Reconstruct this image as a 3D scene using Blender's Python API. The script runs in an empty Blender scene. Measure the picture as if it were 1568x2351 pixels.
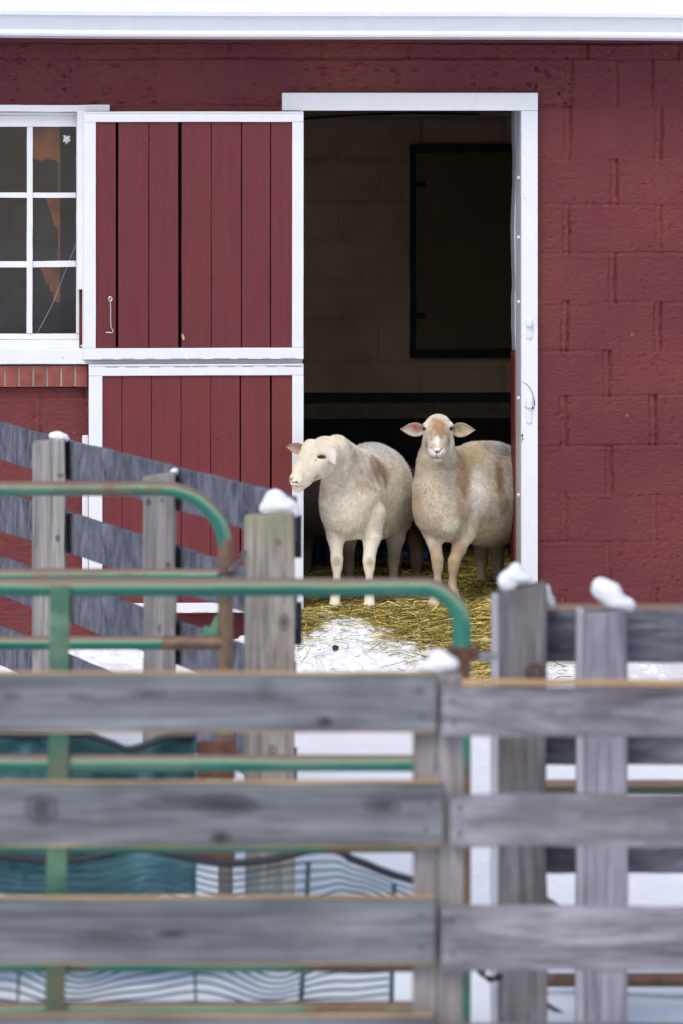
import bpy, bmesh, math, random
import numpy as np
from math import radians, sin, cos, pi
from mathutils import Vector, Matrix, noise as mnoise

random.seed(7)
RNG = np.random.default_rng(11)
SC = bpy.context.scene
COL = SC.collection

# ------------------------------------------------------------------ camera
TH = radians(4.5)          # the camera looks a little to the right
D = 24.7                   # metres to the barn wall along the view
H = 2.164                  # eye height over the barn floor
F = 200.0 / 24.0 * 1568.0  # focal length in reference pixels (1568 wide)
HOR = 250.0                # horizon row
cam_d = bpy.data.cameras.new("camera")
cam = bpy.data.objects.new("camera", cam_d)
COL.objects.link(cam)
cam.location = (-D * sin(TH), -D * cos(TH), H)
cam.rotation_euler = (pi / 2, 0, -TH)
cam_d.sensor_fit = 'HORIZONTAL'
cam_d.sensor_width = 24.0
cam_d.lens = 200.0
cam_d.shift_y = -(1175.5 - HOR) / 1568.0
cam_d.clip_start = 0.5
cam_d.clip_end = 500
cam_d.dof.use_dof = True
cam_d.dof.focus_distance = 24.55
cam_d.dof.aperture_fstop = 4.3
cam_d.dof.aperture_blades = 9
SC.camera = cam

# ------------------------------------------------------------------ light
SUN_EL, SUN_AZ = radians(48), radians(205)
w = bpy.data.worlds.new("World")
SC.world = w
w.use_nodes = True
nt = w.node_tree
bg = nt.nodes['Background']
sky = nt.nodes.new('ShaderNodeTexSky')
sky.sky_type = 'NISHITA'
sky.sun_disc = False
sky.sun_elevation = SUN_EL
sky.sun_rotation = SUN_AZ
sky.altitude = 100
sky.air_density = 1.0
sky.dust_density = 2.5
sky.ozone_density = 1.0
nt.links.new(sky.outputs[0], bg.inputs[0])
bg.inputs[1].default_value = 0.148
sl = bpy.data.lights.new("sun", 'SUN')
so = bpy.data.objects.new("sun", sl)
COL.objects.link(so)
sl.energy = 1.1
sl.angle = radians(28)
sl.color = (1.0, 0.965, 0.925)
# Nishita rotation 0 = +Y, clockwise seen from above
sd = Vector((sin(SUN_AZ) * cos(SUN_EL), cos(SUN_AZ) * cos(SUN_EL), sin(SUN_EL)))
so.rotation_euler = sd.to_track_quat('Z', 'Y').to_euler()
so.location = (-5, -15, 12)
vs = SC.view_settings
vs.view_transform = 'Standard'
vs.look = 'None'
vs.gamma = 1
vs.exposure = 0.33
SC.cycles.max_bounces = 8
SC.cycles.transparent_max_bounces = 12

# ------------------------------------------------------------------ helpers
def lin(r, g, b):
    f = lambda c: (c / 255 / 12.92) if c / 255 <= 0.04045 else ((c / 255 + 0.055) / 1.055) ** 2.4
    return (f(r), f(g), f(b))

def V(px, py, Y):
    """reference pixel at view-frame depth Y (0 = wall) -> view-frame point"""
    zc = D + Y
    return np.array([(px - 784) * zc / F, Y, H - (py - HOR) * zc / F])

def W(px, py, y=0.0):
    """reference pixel on the world plane y -> world point"""
    a = (px - 784) / F
    zc = (y + D * cos(TH)) / (cos(TH) - a * sin(TH))
    Xv, Yv = a * zc, zc - D
    return np.array([Xv * cos(TH) + Yv * sin(TH), y, H - (py - HOR) * zc / F])

def wx(px, y=0.0): return W(px, 500, y)[0]
def wz(py, y=0.0, px=784): return W(px, py, y)[2]
def v2w(p):
    return np.array([p[0] * cos(TH) + p[1] * sin(TH), -p[0] * sin(TH) + p[1] * cos(TH), p[2]])

def mesh_obj(name, verts, faces, mat=None, parent=None, smooth=False, cols=None):
    me = bpy.data.meshes.new(name)
    verts = np.asarray(verts, dtype=np.float32)
    if isinstance(faces, np.ndarray):
        nf, k = faces.shape
        me.vertices.add(len(verts)); me.vertices.foreach_set('co', verts.ravel())
        me.loops.add(nf * k); me.loops.foreach_set('vertex_index', faces.astype(np.int32).ravel())
        me.polygons.add(nf)
        me.polygons.foreach_set('loop_start', np.arange(0, nf * k, k, dtype=np.int32))
        me.polygons.foreach_set('loop_total', np.full(nf, k, dtype=np.int32))
        me.update(calc_edges=True)
    else:
        me.from_pydata(verts.tolist(), [], faces)
    if smooth:
        me.polygons.foreach_set('use_smooth', np.ones(len(me.polygons), dtype=bool))
    if cols is not None:
        ca = me.color_attributes.new('Col', 'FLOAT_COLOR', 'POINT')
        c4 = np.ones((len(verts), 4), dtype=np.float32); c4[:, :3] = cols
        ca.data.foreach_set('color', c4.ravel())
    me.update()
    o = bpy.data.objects.new(name, me)
    COL.objects.link(o)
    if mat: me.materials.append(mat)
    if parent: o.parent = parent
    return o

class MB:
    """collects shapes, builds one mesh"""
    def __init__(s): s.v = []; s.f = []
    def add(s, verts, faces):
        o = len(s.v); s.v += [tuple(map(float, p)) for p in verts]; s.f += [tuple(i + o for i in f) for f in faces]; return s
    def box(s, lo, hi, bev=0.0, M=None, segs=1, wob=0.0, seed=0):
        bm = bmesh.new()
        bmesh.ops.create_cube(bm, size=1)
        lo = Vector([float(min(a, b)) for a, b in zip(lo, hi)]) if True else lo
        hi_ = Vector([float(max(a, b)) for a, b in zip(lo, hi)])
        c = (lo + hi_) / 2; d = hi_ - lo
        for v in bm.verts: v.co = Vector((v.co.x * d.x, v.co.y * d.y, v.co.z * d.z))
        ax = max(range(3), key=lambda i: d[i])
        if segs > 1:
            es = [e for e in bm.edges if abs((e.verts[0].co - e.verts[1].co)[ax]) > d[ax] * 0.9]
            bmesh.ops.subdivide_edges(bm, edges=es, cuts=segs - 1, use_grid_fill=True)
        if bev > 0:
            es = [e for e in bm.edges if len(e.link_faces) == 2 and e.calc_face_angle(0) > 0.5]
            bmesh.ops.bevel(bm, geom=es, offset=bev, segments=2, affect='EDGES', profile=0.6)
        if wob > 0:
            for v in bm.verts:
                t = v.co[ax]
                for k in range(3):
                    if k != ax:
                        sgn = 1 if v.co[k] > 0 else -1
                        v.co[k] += wob * mnoise.noise(Vector((t * 3.1 + seed * 7.7, k * 5.0 + seed, 0.3))) \
                                 + wob * .6 * sgn * mnoise.noise(Vector((t * 14 + seed, k * 3.0 + sgn * 2.2, seed * 1.3)))
        vs_ = [v.co + c for v in bm.verts]
        if M is not None: vs_ = [M @ v for v in vs_]
        bm.verts.index_update()
        s.add(vs_, [[v.index for v in f.verts] for f in bm.faces])
        bm.free(); return s
    def tube(s, pts, r, n=12, cap=True):
        pts = [Vector([float(a) for a in p]) for p in pts]
        rs = r if isinstance(r, (list, tuple)) else [r] * len(pts)
        rings = []; up = None
        for i, p in enumerate(pts):
            t = (pts[min(i + 1, len(pts) - 1)] - pts[max(i - 1, 0)]).normalized()
            if up is None: up = Vector((0, 0, 1)) if abs(t.z) < .9 else Vector((1, 0, 0))
            a = t.cross(up).normalized(); b = a.cross(t).normalized(); up = b
            rings.append([p + a * rs[i] * cos(2 * pi * k / n) + b * rs[i] * sin(2 * pi * k / n) for k in range(n)])
        v = [q for g in rings for q in g]; f = []
        for i in range(len(rings) - 1):
            for k in range(n):
                f.append((i * n + k, i * n + (k + 1) % n, (i + 1) * n + (k + 1) % n, (i + 1) * n + k))
        if cap:
            f.append(tuple(range(n))[::-1]); f.append(tuple((len(rings) - 1) * n + k for k in range(n)))
        return s.add(v, f)
    def build(s, name, mat, parent=None, smooth=False, off=None):
        vv = s.v if off is None else [(a[0] - off[0], a[1] - off[1], a[2] - off[2]) for a in s.v]
        o = mesh_obj(name, vv, s.f, mat, parent)
        if smooth:
            me = o.data
            me.polygons.foreach_set('use_smooth', [True] * len(me.polygons))
            try: me.set_sharp_from_angle(angle=radians(40))
            except Exception: pass
        return o

def tag(o, label=None, cat=None, group=None, kind=None):
    if label: o['label'] = label
    if cat: o['category'] = cat
    if group: o['group'] = group
    if kind: o['kind'] = kind
    return o

def thing(name, label, cat, base=(0, 0, 0), view=True, group=None):
    """an Empty; base in view frame if view else world; children use the same frame minus base"""
    o = bpy.data.objects.new(name, None); COL.objects.link(o)
    o.empty_display_size = 0.1
    if view:
        o.location = v2w(base); o.rotation_euler = (0, 0, -TH)
    else:
        o.location = base
    return tag(o, label, cat, group)

def place_view(o, base):
    o.location = v2w(base); o.rotation_euler = (0, 0, -TH); return o

def rounded_path(a, b, c, r, n=10):
    a, b, c = map(lambda q: Vector([float(x) for x in q]), (a, b, c))
    u = (a - b).normalized(); v = (c - b).normalized()
    out = []
    for i in range(n + 1):
        t = i / n * pi / 2
        out.append(b + u * r * (1 - sin(t)) + v * r * (1 - cos(t)))
    return out

# ------------------------------------------------------------------ value noise (numpy)
def vnoise(x, y, seed=0):
    x = np.asarray(x, float); y = np.asarray(y, float)
    xi = np.floor(x).astype(np.int64); yi = np.floor(y).astype(np.int64)
    fx = x - xi; fy = y - yi
    fx = fx * fx * (3 - 2 * fx); fy = fy * fy * (3 - 2 * fy)
    def h(a, b):
        n = (a * 374761393 + b * 668265263 + seed * 974634777) & 0xffffffff
        n = ((n ^ (n >> 13)) * 1274126177) & 0xffffffff
        return ((n ^ (n >> 16)) & 0xffff) / 32767.5 - 1.0
    return (h(xi, yi) * (1 - fx) + h(xi + 1, yi) * fx) * (1 - fy) + (h(xi, yi + 1) * (1 - fx) + h(xi + 1, yi + 1) * fx) * fy
def fbm(x, y, o=4, seed=0):
    s = 0; a = 1; t = 0
    for i in range(o):
        s = s + a * vnoise(x * 2 ** i, y * 2 ** i, seed + i * 17); t += a; a *= .5
    return s / t
def sst(e0, e1, x):
    t = np.clip((x - e0) / (e1 - e0), 0, 1); return t * t * (3 - 2 * t)

# ------------------------------------------------------------------ materials
class NT:
    def __init__(s, name):
        s.m = bpy.data.materials.new(name); s.m.use_nodes = True
        s.t = s.m.node_tree; s.b = s.t.nodes['Principled BSDF']; s.out = s.t.nodes['Material Output']
        s._co = None
    def n(s, typ, **kw):
        nd = s.t.nodes.new(typ)
        for k, v in kw.items(): setattr(nd, k, v)
        return nd
    def l(s, a, b): s.t.links.new(a, b)
    def co(s, scale=(1, 1, 1), rot=(0, 0, 0)):
        tc = s.n('ShaderNodeTexCoord'); mp = s.n('ShaderNodeMapping')
        mp.inputs['Scale'].default_value = scale; mp.inputs['Rotation'].default_value = rot
        s.l(tc.outputs['Object'], mp.inputs[0]); return mp.outputs[0]
    def noise(s, co, scale, det=5, rough=.6, dist=0):
        nd = s.n('ShaderNodeTexNoise'); nd.inputs['Scale'].default_value = scale
        nd.inputs['Detail'].default_value = det; nd.inputs['Roughness'].default_value = rough
        nd.inputs['Distortion'].default_value = dist; s.l(co, nd.inputs['Vector']); return nd.outputs[0]
    def voro(s, co, scale, feat='F1', rnd=1):
        nd = s.n('ShaderNodeTexVoronoi'); nd.feature = feat; nd.inputs['Scale'].default_value = scale
        nd.inputs['Randomness'].default_value = rnd
        s.l(co, nd.inputs['Vector']); return nd.outputs[0]
    def ramp(s, fac, stops, interp='LINEAR'):
        nd = s.n('ShaderNodeValToRGB'); cr = nd.color_ramp; cr.interpolation = interp
        while len(cr.elements) < len(stops): cr.elements.new(.5)
        for e, (p, c) in zip(cr.elements, stops):
            e.position = p
            e.color = (c, c, c, 1) if isinstance(c, (int, float)) else (*c, 1)
        s.l(fac, nd.inputs[0]); return nd.outputs[0]
    def mix(s, fac, a, b, mode='MIX'):
        nd = s.n('ShaderNodeMix', data_type='RGBA', blend_type=mode)
        for sock, val in ((nd.inputs[0], fac), (nd.inputs[6], a), (nd.inputs[7], b)):
            if hasattr(val, 'is_linked') or hasattr(val, 'links'): s.l(val, sock)
            elif isinstance(val, (int, float)): sock.default_value = val
            else: sock.default_value = (*val, 1)
        return nd.outputs[2]
    def math(s, op, a, b=0.0, c=None):
        nd = s.n('ShaderNodeMath', operation=op)
        for i, val in enumerate((a, b) if c is None else (a, b, c)):
            if isinstance(val, (int, float)): nd.inputs[i].default_value = val
            else: s.l(val, nd.inputs[i])
        return nd.outputs[0]
    def bump(s, h, dist, strength=1.0):
        nd = s.n('ShaderNodeBump'); nd.inputs['Distance'].default_value = dist
        nd.inputs['Strength'].default_value = strength
        s.l(h, nd.inputs['Height']); s.l(nd.outputs[0], s.b.inputs['Normal']); return nd
    def base(s, c):
        if isinstance(c, tuple): s.b.inputs['Base Color'].default_value = (*c, 1)
        else: s.l(c, s.b.inputs['Base Color'])
    def rough(s, r):
        if isinstance(r, (int, float)): s.b.inputs['Roughness'].default_value = r
        else: s.l(r, s.b.inputs['Roughness'])

def simple(name, c, r=.6, metal=0, var=.12, vs_=12, bump=0.0, bscale=60):
    t = NT(name); co = t.co()
    n = t.noise(co, vs_, 5, .65)
    k = t.ramp(n, [(.3, tuple(x * (1 - var) for x in c)), (.7, tuple(min(1, x * (1 + var)) for x in c))])
    t.base(k); t.rough(r); t.b.inputs['Metallic'].default_value = metal
    if bump: t.bump(t.noise(co, bscale, 4), bump)
    return t.m

RED = lin(102, 40, 47)
def red_paint(name, k=1.0, wood=False, rough_lumps=False, attr=False, col=None):
    t = NT(name)
    c0 = tuple(x * k for x in (col or RED))
    co = t.co((1, 1, .12) if wood else (1, 1, 1))
    n1 = t.noise(co, 7 if wood else 5, 6, .6)
    n2 = t.noise(t.co((1, 1, .06) if wood else (.5, 1, 1.6)), 46 if wood else 60, 5, .65)
    warm = tuple(a * b for a, b in zip(c0, (1.0, 1.10, .90)))
    cool = tuple(a * b for a, b in zip(c0, (1.0, .93, 1.10)))
    c = t.mix(t.ramp(n1, [(.38, 0.0), (.62, 1.0)]), warm, cool)
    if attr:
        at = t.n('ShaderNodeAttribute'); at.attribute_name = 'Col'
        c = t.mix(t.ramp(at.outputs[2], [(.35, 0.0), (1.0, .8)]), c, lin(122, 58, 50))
    c = t.mix(t.ramp(n2, [(.3, .42), (.55, 0.0)]), c, tuple(x * .62 for x in c0))
    if not wood:
        v = t.voro(t.co(), 5.5)
        c = t.mix(t.ramp(v, [(.025, .5), (.045, 0.0)]), c, lin(150, 120, 135))
    t.base(c); t.rough(t.ramp(n1, [(.3, .42), (.7, .62)]))
    t.b.inputs['Specular IOR Level'].default_value = .35
    h = t.math('ADD', n2, t.math('MULTIPLY', t.noise(t.co(), 150 if not wood else 90, 3), .6))
    t.bump(h, .006 if not wood else .002)
    return t.m

def white_paint(name, c=(.75, .765, .79), dirt=.8):
    t = NT(name)
    n = t.noise(t.co(), 9, 6, .7); n2 = t.noise(t.co((1, 1, .15)), 40, 4, .6)
    k = t.ramp(n, [(.35, tuple(x * .95 for x in c)), (.6, c)])
    k = t.mix(t.ramp(n2, [(.62, 0.0), (.78, .22 * dirt)]), k, lin(180, 170, 150))
    v = t.voro(t.co((1, 1, .6)), 9)
    k = t.mix(t.ramp(v, [(.02, .6 * dirt), (.04, 0.0)]), k, lin(120, 100, 80))
    t.base(k); t.rough(.38)
    t.bump(t.noise(t.co((1, 1, .3)), 55, 4), .0008)
    return t.m

def wood_grey(name, axis, light, dark, tint=None, streak=1.0, knots=True, st=.75, spots=(), base=(0, 0, 0), Y=0):
    """weathered board, grain along axis (0 x, 1 y, 2 z)"""
    t = NT(name)
    sc = [9, 9, 9]; sc[axis] = st
    sc2 = [34, 34, 34]; sc2[axis] = 1.6 * st / .75
    a = t.noise(t.co(tuple(sc)), 1.3, 7, .62, 1.1)
    b = t.noise(t.co(tuple(sc2)), 1.7, 5, .7, .4)
    c = t.ramp(a, [(.30, dark), (.5, tuple((x + y) / 2 for x, y in zip(light, dark))), (.68, light)])
    c = t.mix(t.ramp(b, [(.36, .55 * streak), (.56, 0.0)]), c, tuple(x * .45 for x in dark))
    if tint:
        c = t.mix(t.ramp(t.noise(t.co(), 2.6, 5, .6), [(.52, 0.0), (.66, .65)]), c, tint)
    if knots:
        ks = [1.0, 1.0, 1.0]; ks[axis] = .45
        v = t.voro(t.co(tuple(ks)), 4.2)
        ring = t.math('SINE', t.math('MULTIPLY', v, 160))
        c = t.mix(t.math('MULTIPLY', t.ramp(v, [(.05, .6), (.17, 0.0)]), t.math('MULTIPLY_ADD', ring, .3, .5)), c, tuple(x * .35 for x in dark))
        c = t.mix(t.ramp(v, [(.03, .85), (.055, 0.0)]), c, tuple(x * .18 for x in dark))
    big = t.noise(t.co((1, 1, 1)), 3.2, 4, .6)
    c = t.mix(t.ramp(big, [(.35, .35), (.5, 0.0)]), c, tuple(x * .6 for x in dark))
    for (px, py, rx, rz, stg) in spots:
        ce = V(px, py, Y) - np.array(base); k = (D + Y) / F
        nd = t.n('ShaderNodeVectorMath', operation='SUBTRACT'); t.l(t.co(), nd.inputs[0]); nd.inputs[1].default_value = tuple(float(a) for a in ce)
        n2 = t.n('ShaderNodeVectorMath', operation='MULTIPLY'); t.l(nd.outputs[0], n2.inputs[0]); n2.inputs[1].default_value = (1 / (rx * k), 0, 1 / (rz * k))
        n3 = t.n('ShaderNodeVectorMath', operation='LENGTH'); t.l(n2.outputs[0], n3.inputs[0])
        dd = t.math('ADD', n3.outputs['Value'], t.math('MULTIPLY', t.math('SUBTRACT', a, .5), 1.6))
        c = t.mix(t.ramp(dd, [(.35, stg), (.6, stg * .4), (.8, stg * .75), (1.0, 0.0)]), c, tuple(x * .35 for x in dark))
    t.base(c); t.rough(.85); t.b.inputs['Specular IOR Level'].default_value = .2
    t.bump(b, .003)
    return t.m

def colmat(name, rough=.9, sheen=0.0, trans=0.0, spec=.1):
    t = NT(name)
    at = t.n('ShaderNodeAttribute'); at.attribute_name = 'Col'
    t.base(at.outputs[0]); t.rough(rough); t.b.inputs['Specular IOR Level'].default_value = spec
    if sheen: t.b.inputs['Sheen Weight'].default_value = sheen
    return t.m

M = {}
M['red_wall'] = red_paint('red_painted_block')
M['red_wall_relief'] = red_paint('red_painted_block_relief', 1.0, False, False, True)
M['red_wood'] = red_paint('red_painted_plank', 1.0, True)
M['red_wood_low'] = red_paint('red_painted_plank_warm', 1.0, True, col=lin(108, 44, 45))
M['white'] = white_paint('white_paint')
M['white_clean'] = white_paint('white_gutter_paint', (.74, .76, .80), .2)
M['white_old'] = white_paint('old_white_paint', (.76, .77, .80), 1.0)
M['grey_paint'] = white_paint('grey_masonry_paint', (.42, .45, .50), 1.0)
M['steel'] = simple('zinc_steel', (.55, .56, .58), .35, .8)
M['rusty'] = simple('rusty_iron', lin(95, 62, 50), .85, .1, .45, 30)
M['dark_iron'] = simple('dark_iron', (.03, .03, .035), .6, .3)
M['black'] = simple('black_rubber', (.012, .014, .022), .6)
M['void'] = simple('dark_gap', (.008, .005, .006), .95); M['void'].node_tree.nodes['Principled BSDF'].inputs['Specular IOR Level'].default_value = 0
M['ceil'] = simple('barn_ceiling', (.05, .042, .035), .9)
M['darkwood'] = simple('dark_wood', (.014, .010, .010), .8, 0, .3, 20)
M['midwood'] = simple('brown_plank', (.12, .09, .055), .8, 0, .3, 20)
M['blue_plastic'] = simple('blue_plastic', (.02, .10, .26), .45)
M['orange'] = simple('orange_cloth', lin(205, 118, 58), .8, 0, .45, 7)
M['yellow_tag'] = simple('ear_tag_yellow', lin(170, 155, 80), .4)
M['red_tag'] = simple('ear_tag_red', (.62, .01, .01), .35)

def snow_mat():
    t = NT('snow')
    co = t.co()
    n = t.noise(co, 3, 6, .6)
    t.base(t.ramp(n, [(.3, (.85, .875, .92)), (.7, (.88, .90, .935))]))
    t.rough(.75); t.b.inputs['Specular IOR Level'].default_value = .2
    t.b.inputs['Subsurface Weight'].default_value = .25
    t.b.inputs['Subsurface Radius'].default_value = (.6, .8, 1.0)
    t.b.inputs['Subsurface Scale'].default_value = .012
    h = t.math('ADD', t.noise(co, 90, 4, .7), t.math('MULTIPLY', t.noise(co, 22, 4, .6), 2.0))
    t.bump(h, .005)
    return t.m
M['snow'] = snow_mat()

def gate_green(name, rust=.5, shift=0.0, pal=None, hi=(128, 158, 122)):
    t = NT(name)
    co = t.co()
    g = t.ramp(t.noise(t.co((.6, 1, 1)), 4, 4, .5), [(p_, c_) for p_, c_ in zip((.35, .5, .66), pal or (lin(34, 106, 96), lin(44, 120, 102), lin(92, 132, 116)))])
    ge = t.n('ShaderNodeNewGeometry'); sx = t.n('ShaderNodeSeparateXYZ'); t.l(ge.outputs['Normal'], sx.inputs[0])
    nz = t.math('ADD', sx.outputs[2], t.math('MULTIPLY', t.math('SUBTRACT', t.noise(t.co((.5, 1, 1)), 6, 5, .7), .5), 1.1))
    pale = t.ramp(nz, [(-.10 + .11, 0.0), (.20, .75)])
    c = t.mix(pale, g, lin(*hi))
    br = t.ramp(nz, [(.27 - shift, 0.0), (.48 - shift, .85)])
    c = t.mix(br, c, lin(125, 92, 84))
    patch = t.ramp(t.noise(t.co((.35, 1, .35)), 2.6, 6, .62), [(.60 - .1 * rust, 0.0), (.66 - .1 * rust, .9)])
    c = t.mix(patch, c, t.ramp(t.noise(co, 30, 4, .7), [(.35, lin(92, 66, 58)), (.7, lin(138, 98, 66))]))
    t.base(c); t.rough(.5); t.bump(t.noise(co, 70, 4), .001)
    return t.m
M['gate'] = gate_green('green_gate_paint', .3, -.06)
M['gate_rusty'] = gate_green('rusty_gate_paint', .85, -.04)
M['gate_pale'] = gate_green('pale_green_gate_paint', .3, 0, (lin(40, 88, 72), lin(62, 104, 84), lin(100, 104, 82)), (112, 146, 118))

# =================================================================== BARN
DX0, DX1 = wx(690), wx(1197)        # opening
DZ1 = wz(254)
WT = 0.34                            # wall thickness
barn = thing('barn', 'dark red painted block barn with white trim and an open stable door', 'barn', (0, 0, 0), view=False)

# --- front wall as a relief of painted blocks
WX0, WX1 = -1.9, 2.1
win_x1 = wx(183); win_z0, win_z1 = wz(835), wz(243)
sill_z0 = wz(888)
WINX0 = -1.85
xs = np.concatenate([np.arange(WX0, -1.6, .02), np.arange(-1.6, -1.1, .006), np.arange(-1.1, DX0 - .03, .012), np.arange(DX0 - .03, DX1, .01), np.arange(DX1, 1.6, .004), np.arange(1.6, WX1 + .01, .015)])
zs = np.arange(-.55, 2.52, .004)
hor = [97, 133, 244, 366, 470, 583, 695, 808, 911, 1026, 1135, 1246, 1357, 1468, 1580, 1690]
# vertical joints per course (reference columns); left extrapolated in running bond
vj = {
    0: [-30, 180, 359, 525, 738, 940, 1143, 1352, 1560],
    1: [-400, 357, 465, 565, 1316, 1419, 1499, 1705],
    2: [1311, 1521, 1730], 3: [1210, 1419, 1628], 4: [1309, 1521, 1730], 5: [1205, 1415, 1625],
    6: [1305, 1519, 1728], 7: [1195, 1402, 1612], 8: [1303, 1508, 1720], 9: [1200, 1407, 1615],
    10: [1303, 1511, 1722], 11: [1195, 1402, 1611], 12: [1300, 1510, 1720], 13: [1195, 1405, 1615], 14: [1300, 1510],
}
for r in range(7, 15):
    s = 100 if r % 2 else 0
    vj[r] = [x for x in (-320 + s, -110 + s, 95 + s, 305 + s, 515 + s)] + vj[r]
Xg, Zg = np.meshgrid(xs, zs)
dep = np.zeros_like(Xg)              # + = outward
rough = np.full_like(Xg, .45); tint = np.zeros_like(Xg)
for i in range(len(hor) - 1):
    zt, zb = wz(hor[i]), wz(hor[i + 1])
    zt_w = zt + .004 * vnoise(xs * 5, i * 3.3 + 0 * xs, 3) + .002 * vnoise(xs * 23, i + 0 * xs, 4)
    band = (Zg <= zt_w[None, :]) & (Zg > zb - .006)
    js = sorted(vj.get(i, []))
    jx = [wx(j) for j in js]
    edges = [-9] + jx + [9]
    for k in range(len(edges) - 1):
        m = band & (Xg >= edges[k]) & (Xg < edges[k + 1])
        dep[m] += RNG.normal(0, .0012) + (Xg[m] - (edges[k])) * 0 + RNG.normal(0, .004) * (Zg[m] - zb)
        if i == 1 and (edges[k + 1] - edges[k]) > .6: rough[m] = 2.1
        elif i == 0: rough[m] = .9
        else: rough[m] = RNG.uniform(.3, .75)
    for n_, x0 in enumerate(jx):
        wob = x0 + .0035 * vnoise(zs * 16, n_ + i * 7.1 + 0 * zs, 9) + .003 * vnoise(zs * 50, n_ + i * 3.1 + 0 * zs, 5)
        strength = RNG.uniform(.55, 1.0) * (1 - .35 * (i > 8))
        d_ = Xg - wob[:, None]
        g = -.020 * strength * np.exp(-(d_ / .0046) ** 2)
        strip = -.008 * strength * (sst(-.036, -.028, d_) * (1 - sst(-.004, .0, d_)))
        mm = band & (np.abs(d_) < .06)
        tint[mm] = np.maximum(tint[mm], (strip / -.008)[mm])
        dep[mm] += (g + strip)[mm] * (.75 + .35 * vnoise(Zg[mm] * 30, Xg[mm] * 3 + n_, 6))
    # bed joint at the top of the course
    st = RNG.uniform(.35, 1.0) * (.75 if i > 1 else 1)
    dz = Zg - zt_w[None, :]
    mod = np.clip(.55 + .75 * vnoise(xs * 2.3, i * 5.5 + 0 * xs, 12), 0.05, 1.2)[None, :]
    dep += -.011 * st * mod * np.exp(-(dz / .0055) ** 2)
    dep += .0045 * st * mod * np.exp(-((dz + .014) / .008) ** 2)
n_big = fbm(Xg * 3.2, Zg * 3.2, 3, 21) * .0035
n_mid = fbm(Xg * 24, Zg * 30, 3, 31)
n_fine = fbm(Xg * 70, Zg * 80, 2, 41)
dep += n_big + rough * (.0019 * n_mid + .0024 * n_fine)
pits = fbm(Xg * 40, Zg * 48, 2, 51)
dep -= .006 * sst(.45, .7, pits) * np.clip(rough, .4, 2)
# drips where the rough lintel paint ends over the window
Yg = -dep
# cells in openings are dropped
cx = (Xg[:-1, :-1] + Xg[1:, 1:]) / 2; cz = (Zg[:-1, :-1] + Zg[1:, 1:]) / 2
keep = ~((cx > DX0) & (cx < DX1) & (cz < DZ1) & (cz > -.02))
keep &= ~((cx > WINX0) & (cx < win_x1) & (cz < win_z1 - .01) & (cz > sill_z0))
nz_, nx_ = Xg.shape
idx = np.arange(nz_ * nx_).reshape(nz_, nx_)
fc = np.stack([idx[:-1, :-1], idx[:-1, 1:], idx[1:, 1:], idx[1:, :-1]], -1)[keep]
used, inv = np.unique(fc, return_inverse=True)
pts = np.stack([Xg, Yg, Zg], -1).reshape(-1, 3)[used]
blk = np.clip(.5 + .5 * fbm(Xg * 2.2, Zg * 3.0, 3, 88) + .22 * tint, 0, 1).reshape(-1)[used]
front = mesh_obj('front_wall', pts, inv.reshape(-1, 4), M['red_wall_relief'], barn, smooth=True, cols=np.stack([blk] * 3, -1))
# coarse rest of the building
mb = MB()
mb.box((-9, .001, -.6), (WX0, WT, 2.50)); mb.box((WX1, .001, -.6), (9, WT, 2.50))
mb.box((-9, WT, -.6), (-8.7, 6.6, 2.5)); mb.box((8.7, WT, -.6), (9, 6.6, 2.5)); mb.box((-9, 6.6, -.6), (9, 6.9, 2.5))
mb.build('outer_wall', M['red_wall'], barn)
# core behind the relief (gives the opening its thickness, inner reveal)
mb = MB()
mb.box((WX0 + .005, .03, win_z1), (DX0, WT, 2.49))
mb.box((win_x1 + .02, .03, -.6), (DX0 + .0, WT - .002, win_z1 - .002))
mb.box((WX0 + .005, .03, -.6), (win_x1 + .018, WT - .002, sill_z0 - .01))
mb.box((DX0 + .002, .03, DZ1 + .01), (DX1 + .04, WT, 2.49))
mb.box((DX1 + .042, .03, -.6), (WX1 - .005, WT, 2.488))
mb.box((DX0 + .002, .03, -.6), (DX1 + .04, WT, -.06))
mb.build('wall_core', simple('inner_block', (.16, .13, .10), .9), barn)
# floor
mb = MB(); mb.box((-8.6, WT + .002, -.3), (8.6, 6.58, -.03))
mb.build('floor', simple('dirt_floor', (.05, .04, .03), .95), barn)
# inner room
IW = simple('limewashed_block', lin(190, 164, 138), .9, 0, .18, 3)
BWY = 3.1
zs2 = np.arange(-.03, 2.75, .012); xs2 = np.arange(-2.6, 2.2, .012)
X2, Z2 = np.meshgrid(xs2, zs2); d2 = np.zeros_like(X2)
for i, zz in enumerate(np.arange(-.1, 2.8, .203)):
    d2 += .022 * np.exp(-((Z2 - zz) / .012) ** 2)
    for xx in np.arange(-2.6 + (.2 if i % 2 else 0), 2.3, .406):
        mm = (Z2 > zz) & (Z2 < zz + .203) & (np.abs(X2 - xx) < .05)
        d2[mm] += .020 * np.exp(-((X2[mm] - xx) / .012) ** 2)
d2 += .004 * fbm(X2 * 4, Z2 * 4, 3, 5)
id2 = np.arange(X2.size).reshape(X2.shape)
f2 = np.stack([id2[:-1, :-1], id2[:-1, 1:], id2[1:, 1:], id2[1:, :-1]], -1).reshape(-1, 4)
mesh_obj('back_partition', np.stack([X2, BWY + d2, Z2], -1).reshape(-1, 3), f2, IW, barn, smooth=True)
mb = MB(); mb.box((-2.66, WT, -.03), (-2.6, BWY + .1, 2.75)); mb.build('side_partition', IW, barn)
mb = MB(); mb.box((2.2, WT, -.03), (2.26, BWY + .1, 2.75)); mb.build('side_partition', IW, barn)
mb = MB(); mb.box((-8.6, WT, 2.51), (8.6, 6.58, 2.60)); mb.build('ceiling', M['ceil'], barn)
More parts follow.
